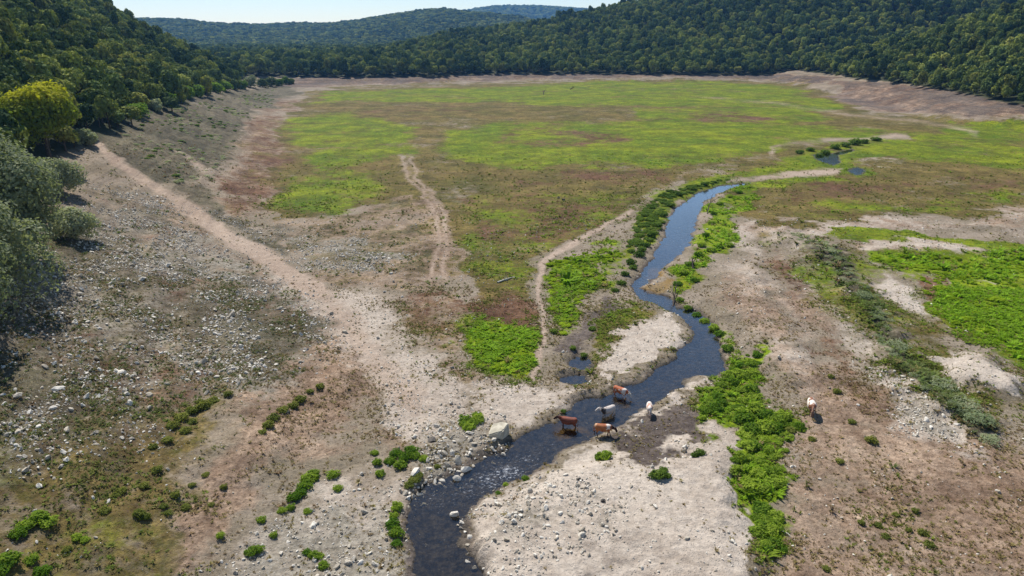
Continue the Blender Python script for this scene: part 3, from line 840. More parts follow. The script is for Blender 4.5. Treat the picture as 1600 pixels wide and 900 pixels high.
g = np.random.default_rng(5)
def in_view(x, y, z, m=140):
    u, v, d = project(x, y, z)
    return (d > 10) & (u > -m * 2) & (u < 1600 + m * 2) & (v > -m * 2) & (v < 1100)

px_, py_, ps_ = [], [], []
x, y = jitter_grid(-520, -40, 60, 620, 4.0, g)
k = left_d(x, y) > tree_line(y) + g.normal(0, 1.5, len(x))
px_.append(x[k]); py_.append(y[k]); ps_.append(g.uniform(.5, .95, k.sum()))
x, y = jitter_grid(150, 760, 230, 640, 4.1, g)
k = spur_d(x, y) > 27 + g.normal(0, 1.5, len(x))
px_.append(x[k]); py_.append(y[k]); ps_.append(g.uniform(.5, .92, k.sum()))
x, y = jitter_grid(-460, 1000, 540, 1150, 4.8, g)
k = (back_d(x, y) > -10) & (spur_d(x, y) < 27) & (left_d(x, y) < tree_line(y))
px_.append(x[k]); py_.append(y[k]); ps_.append(g.uniform(.6, 1.05, k.sum()))
fx = np.concatenate(px_); fy = np.concatenate(py_); fs = np.concatenate(ps_)
fz = large(fx, fy)
vis = in_view(fx, fy, fz)
fx, fy, fz, fs = fx[vis], fy[vis], fz[vis], fs[vis]
dist = np.sqrt(fx ** 2 + fy ** 2 + (fz - CAM_H) ** 2)
u, v, _ = project(fx, fy, fz + 5)
inside = (u > -20) & (u < 1620) & (v > -20) & (v < 920)
# is the tree's crown seen over the trees and ground in front of it?
def seen(x, y, z):
    ok = np.ones(len(x), bool)
    for t in np.linspace(0.35, 0.98, 40):
        gx, gy, gz = x * t, y * t, CAM_H + (z - CAM_H) * t
        ok &= gz > large(gx, gy) + 4.0 * (forest_mask(gx, gy) > .5) * (np.hypot(x - gx, y - gy) > 9)
    return ok
shown = seen(fx, fy, fz + 8.0 * fs)
key = np.where(inside & shown, fs / dist, 0)
KEEP_OUT = []   # hand-placed plants
def far_enough(x, y):
    return all((x - a) ** 2 + (y - b) ** 2 > r * r for a, b, r in KEEP_OUT)

# hand-placed plants on the left bank --------------------------------------
def bush_lobes(seed, r, h, n=10):
    g = np.random.default_rng(seed)
    out = [(0, 0, h * .42, r * .72, r * .72, h * .46)]
    for k in range(n):
        a = 2.4 * k + g.random()
        q = .35 + .6 * g.random()
        s = r * (.34 + .22 * g.random())
        out.append((r * q * math.cos(a) * .8, r * q * math.sin(a) * .8, h * ((.16 if k % 2 else .40) + .42 * g.random() * (1.1 - q)), s, s, min(s, h * .40)))
    return out

def plant(name, u, v, label, cat, mat, r, h, seed, n=2500, leaf=0.3, sink=0.0, trunk=True, lobes=None, group=None, asp=1.0, tall=False):
    x, y, z = hit(u, v)
    t = empty(name, (x, y, z - sink), random.uniform(0, 6.28))
    tag(t, label, cat, group)
    lb = lobes or (crown_lobes(seed, r, h - r * .8, r * .8, 12) if tall else bush_lobes(seed, r, h))
    vv, ff = leaf_cloud(seed, lb, n, leaf, asp=asp)
    link("crown" if tall else "foliage", np_mesh("foliage", vv, ff, mat), t)
    link("trunk" if tall else "stem", trunk_mesh("trunk", seed + 5, h * .62, .05 + .026 * h, M_BARK, 6, r * .6), t)
    KEEP_OUT.append((x, y, r * 1.0))
    return t

plant("willow_bush", 22, 398, "largest grey-green willow bush on the near left slope, casting a long shadow", "bush", M_WILLOW, 7.8, 17.0, 11, 22000, .32, asp=.7)
plant("willow_bush", 118, 372, "low grey-green willow bush at the right foot of the largest willow bush", "bush", M_WILLOW, 3.0, 5.2, 12, 5500, .26, asp=.7)
plant("willow_bush", -22, 460, "dull grey-green willow bush cut by the left edge of the photo", "bush", M_WILLOW, 6.6, 13.0, 13, 11000, .30, asp=.7)
plant("willow_bush", -75, 520, "dull grey-green willow bush mostly outside the left edge, its shadow on the stony slope", "bush", M_WILLOW, 6.2, 12.5, 24, 8000, .30, asp=.7)
plant("willow_bush", 95, 300, "grey-green willow bush between the yellow-topped tree and the largest willow bush", "bush", M_WILLOW, 4.0, 6.6, 14, 5500, .28, asp=.7)
plant("yellow_topped_tree", 78, 250, "round tree with a yellow top standing out on the left slope", "tree", M_YELLOW, 6.0, 13.5, 15, 9000, .40, tall=True)
plant("grey_bush", 126, 196, "pale grey bush just right of the yellow-topped tree", "bush", M_WILLOW, 3.4, 5.4, 16, 2600, .34)
plant("grey_bush", 136, 226, "small pale bush at the head of the dirt track", "bush", M_WILLOW, 2.6, 4.0, 17, 2200, .3)
plant("dark_tree", 160, 192, "narrow dark tree beside the pale bushes above the track", "tree", M_LEAF, 2.6, 8.0, 18, 2000, .4, tall=True)
plant("leaning_shrub", 183, 182, "dark upright shrub left of the bright green thicket", "shrub", M_LEAF, 2.4, 6.5, 19, 1800, .4, tall=True)
plant("green_thicket", 207, 180, "bright green thicket at the top edge of the stony bank", "shrub", M_BANKLEAF, 4.6, 3.6, 20, 2600, .36)
plant("dark_tree", 228, 158, "dark round tree behind the bright green thicket", "tree", M_LEAF, 4.0, 8.5, 21, 2200, .42, tall=True)
plant("grey_bush", 243, 172, "round grey bush at the right end of the bright green thicket", "bush", M_WILLOW, 2.6, 4.0, 22, 1600, .34)
LINE = [(262, 162, 3.2, 4.6, 'B'), (276, 158, 3.4, 5.2, 'O'), (292, 153, 3.8, 5.0, 'B'), (306, 150, 4.2, 5.2, 'B'), (322, 147, 3.6, 5.6, 'O'), (338, 144, 3.8, 5.4, 'B'), (352, 142, 4.0, 5.6, 'B'), (366, 140, 3.8, 6.2, 'O'), (392, 137, 4.6, 8.5, 'W'), (410, 136, 4.0, 6.0, 'O'), (424, 135, 4.2, 7.4, 'O'), (436, 134, 3.6, 5.2, 'B'), (447, 132, 3.4, 6.2, 'B'), (455, 131, 3.0, 4.4, 'O'), (378, 139, 3.6, 5.4, 'B'), (250, 158, 3.0, 6.5, 'O'), (198, 168, 3, 6.2, 'O')]
for i, (u, v, r, h, c) in enumerate(LINE):
    if c == 'W':
        plant("willow_bush", u, v, "tall pale willow bush among the shrubs at the far left treeline", "bush", M_WILLOW, r, h, 40 + i, 1400, .5)
    else:
        plant("treeline_shrub", u, v, "yellow-green shrub in the row along the left treeline" if c == 'B' else "dark green shrub in the row along the left treeline", "shrub", M_BANKLEAF if c == 'B' else M_LEAF, r, h, 40 + i, 1200, .5, group="light shrubs along the left treeline" if c == 'B' else "dark shrubs along the left treeline")

free = np.array([far_enough(a, b) for a, b in zip(fx, fy)])
fx, fy, fz, fs, key, dist = fx[free], fy[free], fz[free], fs[free], key[free], dist[free]
order = np.argsort(-key)
ind = order[:296]
crown_src = [None] * N_VAR
for q, i in enumerate(ind):
    t = empty("oak_tree", (fx[i], fy[i], fz[i]), g.uniform(0, 6.28), (fs[i] * g.uniform(.85, 1.2), fs[i] * g.uniform(.85, 1.2), fs[i] * g.uniform(.8, 1.5)))
    side = fx[i] < 0
    if side:
        dd = float(left_d(fx[i:i + 1], fy[i:i + 1])[0]) + 39 - float(tree_line(fy[i]))
        band = "the front row" if dd < 46 else ("the lower slope" if dd < 70 else "the upper slope")
        part = "near the yellow-topped tree" if fy[i] < 190 else ("above the dirt track" if fy[i] < 300 else "towards the valley head")
        tag(t, "broadleaf tree in %s of the left wood, %s" % (band, part), "tree", "left wood trees in %s, %s" % (band, part))
    else:
        tag(t, "green broadleaf tree at the front of the wood on the right hillside", "tree", "front trees of the right hillside wood")
    c = link("crown", CROWNS[q % N_VAR], t)
    link("trunk", TRUNKS[q % 3], t)
    if crown_src[q % N_VAR] is None: crown_src[q % N_VAR] = c
rest = order[296:]
pts = np.stack([fx[rest], fy[rest], fz[rest]], 1)
rot = np.zeros_like(pts); rot[:, 2] = g.uniform(0, 6.28, len(pts)); rot[:, 0] = g.normal(0, .06, len(pts))
sc = np.stack([fs[rest] * g.uniform(.8, 1.2, len(pts)), fs[rest] * g.uniform(.8, 1.2, len(pts)), fs[rest] * g.uniform(.75, 1.65, len(pts))], 1)
scatter("forest", pts, sc, rot, g.integers(0, N_VAR, len(pts)), None, crown_src, "dense broadleaf wood covering the hills around the valley")
# the two far ridges
x, y = jitter_grid(-1500, 300, 1100, 2350, 9.0, g)
z = large(x, y)
k = in_view(x, y, z, 60) & (z > 4); x, y, z = x[k], y[k], z[k]
x2, y2 = jitter_grid(-900, 1100, 3300, 4150, 17, g)
z2 = large(x2, y2); k = in_view(x2, y2, z2, 60) & (z2 > 40); x2, y2, z2 = x2[k], y2[k], z2[k]
s = np.concatenate([g.uniform(1.1, 1.9, len(x)), g.uniform(2.4, 3.6, len(x2))])
pts = np.stack([np.concatenate([x, x2]), np.concatenate([y, y2]), np.concatenate([z, z2]) - 2.0], 1)
rot = np.zeros_like(pts); rot[:, 2] = g.uniform(0, 6.28, len(pts))
scatter("far_wood", pts, np.stack([s, s, s * .8], 1), rot, g.integers(0, N_VAR, len(pts)), None, crown_src, "bluish far wood covering the ridges at the head of the valley")
print("forest", len(rest), "far", len(pts))

# ---------------------------------------------------------------- bushes by the stream
BUSH = {}
for kind, mat in (('bright', M_BRIGHT), ('meadow', M_MEADOW), ('dull', M_DULL), ('dark', M_DARKBUSH)):
    BUSH[kind] = []
    for k in range(4):
        v, f = leaf_cloud(500 + k, bush_lobes(520 + k, 1.0, 0.85, 9), 640, 0.135, up=1.8 if kind == 'meadow' else .5)
        fol = np_mesh("foliage", v, f, mat)
        st = []; sf = []
        gg = random.Random(k)
        for b in range(5):
            a = b * 1.3 + gg.random()
            tube(st, sf, [(0, 0, -.1), (.2 * math.cos(a), .2 * math.sin(a), .25), (.5 * math.cos(a), .5 * math.sin(a), .55)], [.03, .022, .008], 4)
        BUSH[kind].append((fol, np_mesh("stem", st, sf, M_BARK)))
n_bush = 0
bush_src = {}
def bush(x, y, r, kind, label, group, hk=1.0):
    global n_bush
    z = float(height(x, y)[0])
    t = empty("leafy_bush", (x, y, z), random.uniform(0, 6.28), (r, r, r * hk))
    tag(t, label, "bush", group)
    fo, st = BUSH[kind][n_bush % 4]
    c = link("foliage", fo, t); link("stems", st, t)
    bush_src.setdefault(kind, c)
    n_bush += 1
    return t

def fill_px(poly, n, zmin=-0.3, seed=1, minsd=0.4):
    """random ground points inside a region traced on the photograph"""
    W = [at_plane(u, v, 0.1) for u, v in poly]
    P = np.array(W); gg = np.random.default_rng(seed)
    out = []
    while len(out) < n:
        x = gg.uniform(P[:, 0].min(), P[:, 0].max(), 400); y = gg.uniform(P[:, 1].min(), P[:, 1].max(), 400)
        k = (sd_poly(x, y, W) < 0) & (stream_sd(x, y) > minsd)
        out += list(zip(x[k], y[k]))
        if not k.any() and len(out) == 0 and gg.random() < .02: break
    return out[:n]

SPOTS = [ # (u, v, radius px, kind, label, group)
 ([(728,662,12),(738,668,12),(748,664,11),(733,676,11),(745,655,9),(725,671,8)], 'bright', "green bush in the clump left of the big angular boulder", "bushes left of the big boulder"),
 ([(618,712,10),(610,722,11),(625,730,13),(632,718,11),(642,708,11),(650,716,9),(590,725,8),(586,709,7),(593,742,8),(662,720,9)], 'bright', "green bush in the clump on the bare soil left of the rapid", "bushes left of the rapid"),
 ([(683,731,7),(648,752,11),(640,760,9),(655,745,8)], 'dull', "yellow-green bush among the pale rocks of the left bank", "bushes among the bank rocks"),
 ([(620,795,11),(613,822,11),(618,836,12),(620,852,10),(616,808,9)], 'bright', "bright bush in the row at the left water's edge near the bottom", "bushes at the left water's edge"),
 ([(483,750,15),(475,762,12),(470,772,10),(490,742,10),(460,780,10),(520,745,11),(527,765,8),(455,795,9),(480,800,8),(440,800,8),(408,815,7)], 'bright', "green bush in the sloping row on the bare left slope", "bushes in the sloping row"),
 ([(428,838,8),(393,864,11),(403,862,9),(480,865,8),(490,870,9),(505,885,8),(500,870,7),(345,838,6)], 'bright', "small green bush on the pale gravel at lower left", "small bushes at lower left"),
 ([(60,812,14),(45,822,11),(75,818,12),(30,836,10),(15,880,14),(5,892,13),(50,878,11),(68,898,11),(120,843,7),(132,845,7)], 'bright', "bright green bush in the bottom left corner area", "bushes in the bottom left corner"),
 ([(182,775,7),(192,770,7),(217,806,9),(228,810,8),(245,737,8),(225,760,7),(275,776,8),(290,795,7),(262,803,7),(256,792,6),(350,763,6),(322,745,6),(165,800,7),(105,860,6),(300,760,6),(330,790,6)], 'dull', "dull green tuft of a bush on the lower left slope", "dull bushes on the lower left slope"),
 ([(300,645,11),(285,655,10),(320,640,11),(270,668,9),(335,630,9),(300,662,9),(312,630,8),(290,676,9),(357,623,7),(262,690,8),(240,700,7)], 'dull', "yellow-green bush in the patch on the left slope", "bushes in the left slope patch"),
 ([(420,672,9),(430,660,9),(445,650,9),(460,640,9),(470,630,8),(500,612,7),(412,685,8),(485,618,7)], 'dull', "olive bush in the slanting line on the brown slope", "bushes in the slanting line"),
 ([(945,715,12),(935,716,8)], 'bright', "small green bush alone at the edge of the dark mud", "bushes at the edge of the mud"),
 ([(1092,720,9),(1085,724,8)], 'dark', "dark green bush right of the dark mud", "bushes right of the mud"),
 ([(1030,758,12),(1021,757,9),(1036,748,8),(1042,758,7)], 'dark', "dark green bush alone in the middle of the pale sand", "bushes in the middle of the sand"),
 ([(1146,728,8),(1149,738,7)], 'bright', "small bush on the sand beside the lush strip", "bushes beside the lush strip"),
 ([(820,748,6),(790,757,6),(778,770,5)], 'bright', "small green bush at the edge of the pale sand by the rapid", "bushes at the rapid's sand edge"),
 ([(1360,690,9),(1311,722,7),(1307,614,7),(1298,590,6),(1268,688,7),(1330,660,6)], 'dull', "olive bush on the bare soil at right", "bushes on the bare right soil"),
 ([(1420,830,6),(1372,822,6),(1452,852,8),(1400,806,6),(1346,818,7),(1440,834,7),(1385,840,6),(1290,890,7),(1430,800,6)], 'dull', "small olive bush in the scatter at lower right", "bushes at lower right"),
 ([(985,412,9),(1000,400,9),(1010,385,8),(1018,370,8),(1028,355,8),(1036,338,8),(1048,322,8),(976,430,9),(972,445,8),(990,420,8),(962,455,7),(1060,306,7),(1080,296,7),(1100,290,7),(1004,392,8)], 'dark', "dark green bush overhanging the left bank of the bend", "bushes on the left bank of the bend"),
 ([(1062,470,8),(1075,478,8),(1090,488,9),(1102,497,9),(1115,510,9),(1125,520,9),(1135,545,9),(1058,445,8),(1068,428,8),(1078,415,8),(1090,400,8),(1095,385,7),(1103,370,7),(1112,350,7),(1115,335,6),(1125,320,6),(1140,308,6),(1155,302,6),(1110,392,8),(1125,388,7),(1140,385,7),(1085,440,7)], 'bright', "green bush on the right bank of the bend", "bushes on the right bank of the bend"),
 ([(880,640,5),(865,520,7),(895,545,7),(925,515,7),(912,552,7)], 'dark', "dark low bush beside the muddy hollow", "bushes beside the muddy hollow"),
 ([(1290,238,7),(1305,232,8),(1320,229,8),(1335,226,8),(1280,242,6),(1350,224,8),(1370,220,7),(1265,236,7),(1250,240,7)], 'dark', "dark bush along the far pool", "bushes along the far pool"),
]
for spots, kind, label, group in SPOTS:
    for (u, v, rp) in spots:
        x, y, z = hit(u, v)
        d = math.sqrt(x * x + y * y + (CAM_H - z) ** 2)
        bush(x, y, rp * d / F * random.uniform(.9, 1.15), kind, label, group if len(spots) > 1 else None, random.uniform(.75, 1.1))
STRIP_A = [(1142,552),(1195,548),(1172,600),(1200,640),(1255,657),(1250,682),(1212,720),(1232,742),(1198,778),(1160,772),(1150,740),(1152,695),(1165,680),(1140,640),(1130,600)]
for (x, y) in fill_px(STRIP_A, 76, seed=3):
    dl = random.random() < .2
    bush(x, y, random.uniform(.3, .7) if dl else random.uniform(.4, 1.1), 'dull' if dl else 'bright', "small olive bush among the lush green bushes of the strip" if dl else "lush green bush in the dense strip right of the stream", "olive bushes of the strip" if dl else "bushes of the lush strip", random.uniform(.55, 1.15))
STRIP_B = [(1165,800),(1200,790),(1230,805),(1225,850),(1215,892),(1190,862)]
for (x, y) in fill_px(STRIP_B, 18, seed=4):
    bush(x, y, random.uniform(.45, .85), 'bright', "green bush at the near end of the lush strip", "bushes at the near end of the strip", random.uniform(.7, .95))
STRIP_C = [(1093,668),(1098,630),(1130,592),(1128,640),(1115,662)]
for (x, y) in fill_px(STRIP_C, 14, seed=6):
    bush(x, y, random.uniform(.5, .9), 'bright', "green bush between the dark mud and the lush strip", "bushes between mud and strip", random.uniform(.6, .9))
# masses of low lush plants: nobody could count them
pts, scs, ids = [], [], []
ksrc = ['bright', 'dull', 'dark']
for poly, n, r0, r1, kk in (
    ([(735,512),(790,506),(836,520),(835,572),(800,586),(745,574),(726,540)], 220, .22, .48, 4),
    ([(855,412),(900,396),(965,386),(972,400),(930,420),(948,440),(905,470),(908,500),(880,525),(858,480)], 330, .25, .6, 4),
    ([(1440,432),(1540,420),(1600,400),(1700,430),(1700,620),(1600,566),(1540,536),(1460,500),(1450,470)], 430, .2, .65, 4),
    ([(1350,400),(1460,400),(1560,412),(1600,385),(1660,395),(1640,425),(1480,428),(1390,420)], 280, .25, .65, 4),
    ([(1020,380),(1050,310),(1110,288),(1150,278),(1100,285),(1040,300),(1000,330),(975,400)], 260, .4, .9, 2),
    ([(1230,365),(1290,378),(1320,400),(1355,440),(1400,510),(1425,550),(1480,592),(1530,640),(1560,690),(1540,703),(1495,660),(1430,600),(1385,555),(1350,490),(1290,410),(1250,385)], 150, .3, .7, 3),
    (STRIP_A, 160, .25, .5, 0)):
    for (x, y) in fill_px(poly, n, seed=int(poly[0][0])):
        pts.append((x, y, 0)); r = random.uniform(r0, r1); scs.append((r, r, r * random.uniform(.3, .75))); ids.append(kk)
# low scrub on the stony bank under the left treeline
W = [hit(u, v)[:2] for u, v in [(185,200),(300,160),(430,138),(425,165),(378,195),(368,240),(330,278),(280,290),(215,245)]]
P = np.array(W); gg = np.random.default_rng(91)
x = gg.uniform(P[:, 0].min(), P[:, 0].max(), 6000); y = gg.uniform(P[:, 1].min(), P[:, 1].max(), 6000)
k = (sd_poly(x, y, W) < 0) & (fbm(x / 18, y / 18, 181, 3) + gg.normal(0, .25, len(x)) > .15)
for (a, b) in list(zip(x[k], y[k]))[:480]:
    r = random.uniform(.3, 1.0); pts.append((a, b, 0)); scs.append((r, r, r * random.uniform(.4, .8))); ids.append(random.choice((2, 3, 3)))
# sage plants need their own look: one real bush of it as source
M_SAGE = mat_leaf("sage_leaves", srgb(128, 140, 104), srgb(182, 186, 150), 0.4, small=2.5)
v, f = leaf_cloud(555, bush_lobes(556, 1.0, .8, 7), 560, .12, up=1.5, asp=.4)
BUSH['sage'] = [(np_mesh("foliage", v, f, M_SAGE), BUSH['bright'][0][1])] * 4
for (u, v, rp) in ((1490, 470, 10), (1512, 500, 9), (1470, 452, 9), (1560, 470, 10), (1545, 520, 9)):
    x, y, z = hit(u, v); d = math.sqrt(x * x + y * y + (CAM_H - z) ** 2)
    bush(x, y, rp * d / F, 'meadow', "yellow-green low bush in the lush field at the right edge", "low bushes of the right lush field", .5)
for (u, v, rp) in ((1532, 668, 22), (1545, 690, 16), (1505, 640, 20), (1470, 605, 20), (1400, 545, 18), (1350, 470, 14), (1300, 400, 12)):
    x, y, z = hit(u, v); d = math.sqrt(x * x + y * y + (CAM_H - z) ** 2)
    bush(x, y, rp * d / F, 'sage', "grey-green bush on the ridge at right", "grey-green bushes on the right ridge", .7)
pts = np.array(pts); pts[:, 2] = height(pts[:, 0], pts[:, 1])
rot = np.zeros_like(pts); rot[:, 2] = g.uniform(0, 6.28, len(pts))
# the join node lists its inputs in the order they were linked
scatter("low_plants", pts, scs, rot, ids, None, [bush_src['bright'], bush_src['dull'], bush_src['dark'], bush_src['sage'], bush_src['meadow']], "low leafy plants filling the lush patches")

# ---------------------------------------------------------------- rocks
def rock_mesh(seed, sub=2, mat=None, flat=.65):
    bm = bmesh.new()
    bmesh.ops.create_icosphere(bm, subdivisions=sub, radius=1)
    gg = random.Random(seed)
    planes = [(Vector((gg.gauss(0, 1), gg.gauss(0, 1), gg.gauss(0, .8))).normalized(), gg.uniform(.38, .75)) for _ in range(12)]
    sx, sy, sz = 1.0, gg.uniform(.6, .95), flat * gg.uniform(.7, 1.1)
    for vv in bm.verts:
        for n, d in planes:
            q = vv.co.dot(n)
            if q > d: vv.co -= n * (q - d)
        nz = mnoise.noise(vv.co * 2.3 + Vector((seed, 0, 0)))
        vv.co *= 1.25 * (1 + .12 * nz)
        vv.co = Vector((vv.co.x * sx, vv.co.y * sy, vv.co.z * sz))
    me = bpy.data.meshes.new("rock")
    bm.to_mesh(me); bm.free()
    if mat: me.materials.append(mat)
    return me
ROCKS = [rock_mesh(k, 2, M_ROCK) for k in range(10)]
DROCKS = [rock_mesh(k + 40, 2, M_DARKROCK) for k in range(3)]
rock_src = []
n_rock = 0
def rock(x, y, r, label, group=None, mats=ROCKS, z=None, tilt=.35, name="rock"):
    global n_rock
    if z is None: z = float(height(x, y)[0])
    o = link(name, mats[n_rock % len(mats)])
    o.location = (x, y, z + r * .12)
    o.rotation_euler = (random.gauss(0, tilt), random.gauss(0, tilt), random.uniform(0, 6.28))
    o.scale = (r, r * random.uniform(.8, 1.1), r * random.uniform(.75, 1.1))
    tag(o, label, "rock", group)
    n_rock += 1
    if mats is ROCKS and len(rock_src) < 6: rock_src.append(o)
    return o

def big_boulder():
    bm = bmesh.new()
    pts = [(-1.1, -.55, -.3), (.2, -.85, -.3), (1.15, .1, -.3), (-.7, .9, -.3), (-1.0, -.45, .25), (.35, -.72, .72), (1.08, .12, .95), (-.35, .92, .62), (.5, .7, .9), (.9, .75, -.3)]
    vs = [bm.verts.new(p) for p in pts]
    bmesh.ops.convex_hull(bm, input=vs)
    bmesh.ops.bevel(bm, geom=list(bm.edges), offset=.07, segments=2, affect='EDGES')
    bmesh.ops.triangulate(bm, faces=list(bm.faces))
    bmesh.ops.subdivide_edges(bm, edges=list(bm.edges), cuts=1)
    for vv in bm.verts:
        vv.co += Vector((mnoise.noise(vv.co * 2), mnoise.noise(vv.co * 2 + Vector((5, 0, 0))), mnoise.noise(vv.co * 2 + Vector((0, 9, 0))))) * .06
    me = bpy.data.meshes.new("boulder"); bm.to_mesh(me); bm.free()
    me.materials.append(mat_plain("boulder_stone", srgb(168, 160, 140), srgb(206, 198, 176), 1.5, .9, .4, .06))
    x, y, z = hit(778, 682)
    o = link("boulder", me); o.location = (x, y, z + .1); o.rotation_euler = (.0, .0, R(12))
    o.scale = (.98, .95, 1.0)
    tag(o, "largest boulder, pale and angular, on the left bank above the cows' ford", "boulder")
big_boulder()
RS = [
 ([(716,720,17),(729,731,15),(714,745,13),(697,727,10),(690,747,10),(740,725,7),(722,737,8),(704,733,8),(679,751,9),(655,768,11),(646,772,8)], "pale rock in the pile on the left bank beside the rapid", "rocks beside the rapid"),
 ([(649,740,17)], "flat pale rock among the green bushes left of the rapid", None),
 ([(710,801,15)], "pale rock standing in the water below the rapid", None),
 ([(721,810,8),(722,822,7),(715,815,6)], "small pale rock in the water just below the larger one", "small rocks in the water"),
 ([(731,848,10),(734,835,10),(727,826,7),(730,870,9),(741,880,8)], "pale rounded rock at the foot of the sand mound, right water's edge", "rocks at the right water's edge"),
 ([(675,695,13)], "dark grey flat rock above the bushes left of the rapid", None),
 ([(648,687,9),(682,670,9),(736,684,11),(740,697,11),(700,680,7),(718,668,8),(668,676,7),(757,710,8),(787,707,9),(770,702,7),(706,690,6),(727,660,6),(760,690,6)], "pale rock in the scatter between the gravel and the stream", "rocks between gravel and stream"),
 ([(775,648,9),(787,652,10),(768,640,7),(738,640,8),(747,646,7)], "pale rock in the cluster just behind the largest boulder", "rocks behind the boulder"),
 ([(518,491,9),(538,520,8),(628,464,5),(611,428,6),(602,456,6),(617,508,5),(706,575,8)], "single pale rock on the bare ground below the track", "single rocks below the track"),
 ([(508,538,9),(482,527,8),(494,526,9),(470,523,7),(460,521,6),(500,530,7)], "rock in the short row on the brown patch beside the gravel", "rocks in the short row"),
 ([(574,408,8),(599,403,9),(594,411,6),(565,418,5),(557,420,5),(584,412,5),(608,404,6),(588,404,5)], "pale rock in the heap on the flat left of the twin ruts", "rocks in the heap by the ruts"),
 ([(402,528,7),(361,521,6),(409,563,8),(315,569,12),(309,583,9),(377,595,10),(360,583,9),(348,580,8),(370,578,7),(385,588,7),(340,590,8),(330,585,7),(355,596,8),(372,604,8),(390,575,6)], "grey rock in the rock patch on the left slope", "rocks in the left slope patch"),
 ([(149,561,12),(191,583,12),(154,622,10),(105,672,12),(149,677,10),(83,639,8),(29,620,11),(90,610,13),(235,638,10),(190,685,8),(117,503,10),(60,668,8),(20,690,9),(40,735,10),(62,760,9),(75,715,8),(105,720,9),(95,730,7),(150,695,7),(170,785,9),(55,800,8)], "grey rock on the stony left slope", "rocks on the stony left slope"),
 ([(875,817,10),(889,819,8),(878,829,8),(901,830,7),(947,826,7),(961,842,7),(884,754,7),(862,774,8),(813,820,9),(824,786,9),(817,850,8),(845,800,6),(910,775,7),(925,785,8),(918,800,7),(900,790,6),(890,800,6),(935,775,6),(850,835,6),(830,840,6),(905,810,6),(930,812,6)], "grey rock in the stony patch on the sand mound", "rocks on the sand mound"),
]
for L, label, group in RS:
    for (u, v, rp) in L:
        x, y, z = hit(u, v)
        d = math.sqrt(x * x + y * y + (CAM_H - z) ** 2)
        dark = 'dark' in label
        rock(x, y, rp * .62 * d / F, label, group, DROCKS if dark else ROCKS, max(z, WATER_Z - .05))
for (u, v, rp, lab) in ((941, 795, 9, "dark round rock on the sand mound"), (903, 760, 7, "dark rock at the top of the stony patch on the sand mound")):
    x, y, z = hit(u, v); d = math.sqrt(x * x + y * y + CAM_H ** 2)
    rock(x, y, rp * .6 * d / F, lab, None, DROCKS)
for (u, v, rp, lab) in ((872, 310, 3.2, "left of two tiny dark boulders out on the meadow"), (881, 313, 4, "right of two tiny dark boulders out on the meadow")):
    x, y, z = hit(u, v); d = math.sqrt(x * x + y * y + CAM_H ** 2)
    rock(x, y, rp * d / F, lab, None, DROCKS)
# the remaining larger stones of the stony slope
slope_px = [(0,520),(90,500),(190,330),(260,360),(380,440),(520,520),(430,600),(350,615),(200,700),(0,770)]
W = [hit(u, v)[:2] for u, v in slope_px]
P = np.array(W)
cnt = 0
gg = np.random.default_rng(77)
while cnt < 176:
    x = gg.uniform(P[:, 0].min(), P[:, 0].max()); y = gg.uniform(P[:, 1].min(), P[:, 1].max())
    if sd_poly(np.array([x]), np.array([y]), W)[0] < 0 and fbm(np.array([x / 9]), np.array([y / 9]), 141, 3)[0] > -.1:
        rock(x, y, gg.uniform(.16, .34) * (1 + .8 * (gg.random() < .12)), "grey rock on the stony left slope", "rocks on the stony left slope"); cnt += 1
print("rocks", n_rock, "bushes", n_bush)

# small stones and dry tufts: countless ------------------------------------
def candidates(n, y0, y1, seed):
    """ground points in the widening view, even over the ground"""
    gg = np.random.default_rng(seed)
    y = np.sqrt(gg.uniform(y0 ** 2, y1 ** 2, n))
    x = gg.uniform(-1, 1, n) * (y * .86 + 12)
    z = height(x, y)
    return x, y, z, masks(x, y, z)

x, y, z, Mk = candidates(260000, 36, 135, 21)
g = np.random.default_rng(8)
clump = np.clip(.6 + 1.3 * fbm(x / 4, y / 4, 151, 3), 0, 1.6)
pr = (0.75 * Mk['grey'] + .10 * Mk['sand'] + .05) * clump * (1 - Mk['bed'] * .6) * (1 - .8 * Mk['lush']) * (1 - .8 * Mk['path'])
STONY = [([(745,800),(830,750),(960,755),(985,830),(900,880),(770,900),(735,850)], .55), ([(640,690),(700,650),(760,636),(795,645),(802,690),(740,725),(690,765),(648,775)], .6),
         ([(300,565),(400,560),(430,590),(370,620),(300,620)], .5), ([(550,395),(640,390),(640,420),(550,425)], .35), ([(1390,590),(1470,620),(1560,720),(1480,715),(1400,660)], .4),
         ([(600,570),(690,560),(728,640),(660,690),(600,665)], .35), ([(345,900),(420,820),(520,770),(630,780),(640,900)], .22)]
for poly, add in STONY:
    pr = pr + add * sstep(.8, -.8, sd_poly(x, y, [at_plane(u, v, .4) for u, v in poly]) + 1.2 * fbm(x / 3, y / 3, 171, 3)) * np.clip(.7 + 1.1 * fbm(x / 2, y / 2, 173, 3), .1, 1.5)
k = g.random(len(x)) < pr * 1.35
x1, y1, z1 = x[k], y[k], z[k]
n = len(x1)
s = np.exp(g.normal(math.log(.088), .52, n)).clip(.04, .34) * (.8 + .55 * Mk['grey'][k])
rot = g.uniform(0, 6.28, (n, 3)) * np.array([.15, .15, 1])
scatter("pebbles", np.stack([x1, y1, z1 + s * .1], 1), np.stack([s, s, s * .8], 1), rot, g.integers(0, len(rock_src), n), None, rock_src, "small grey stones scattered over slope and gravel")

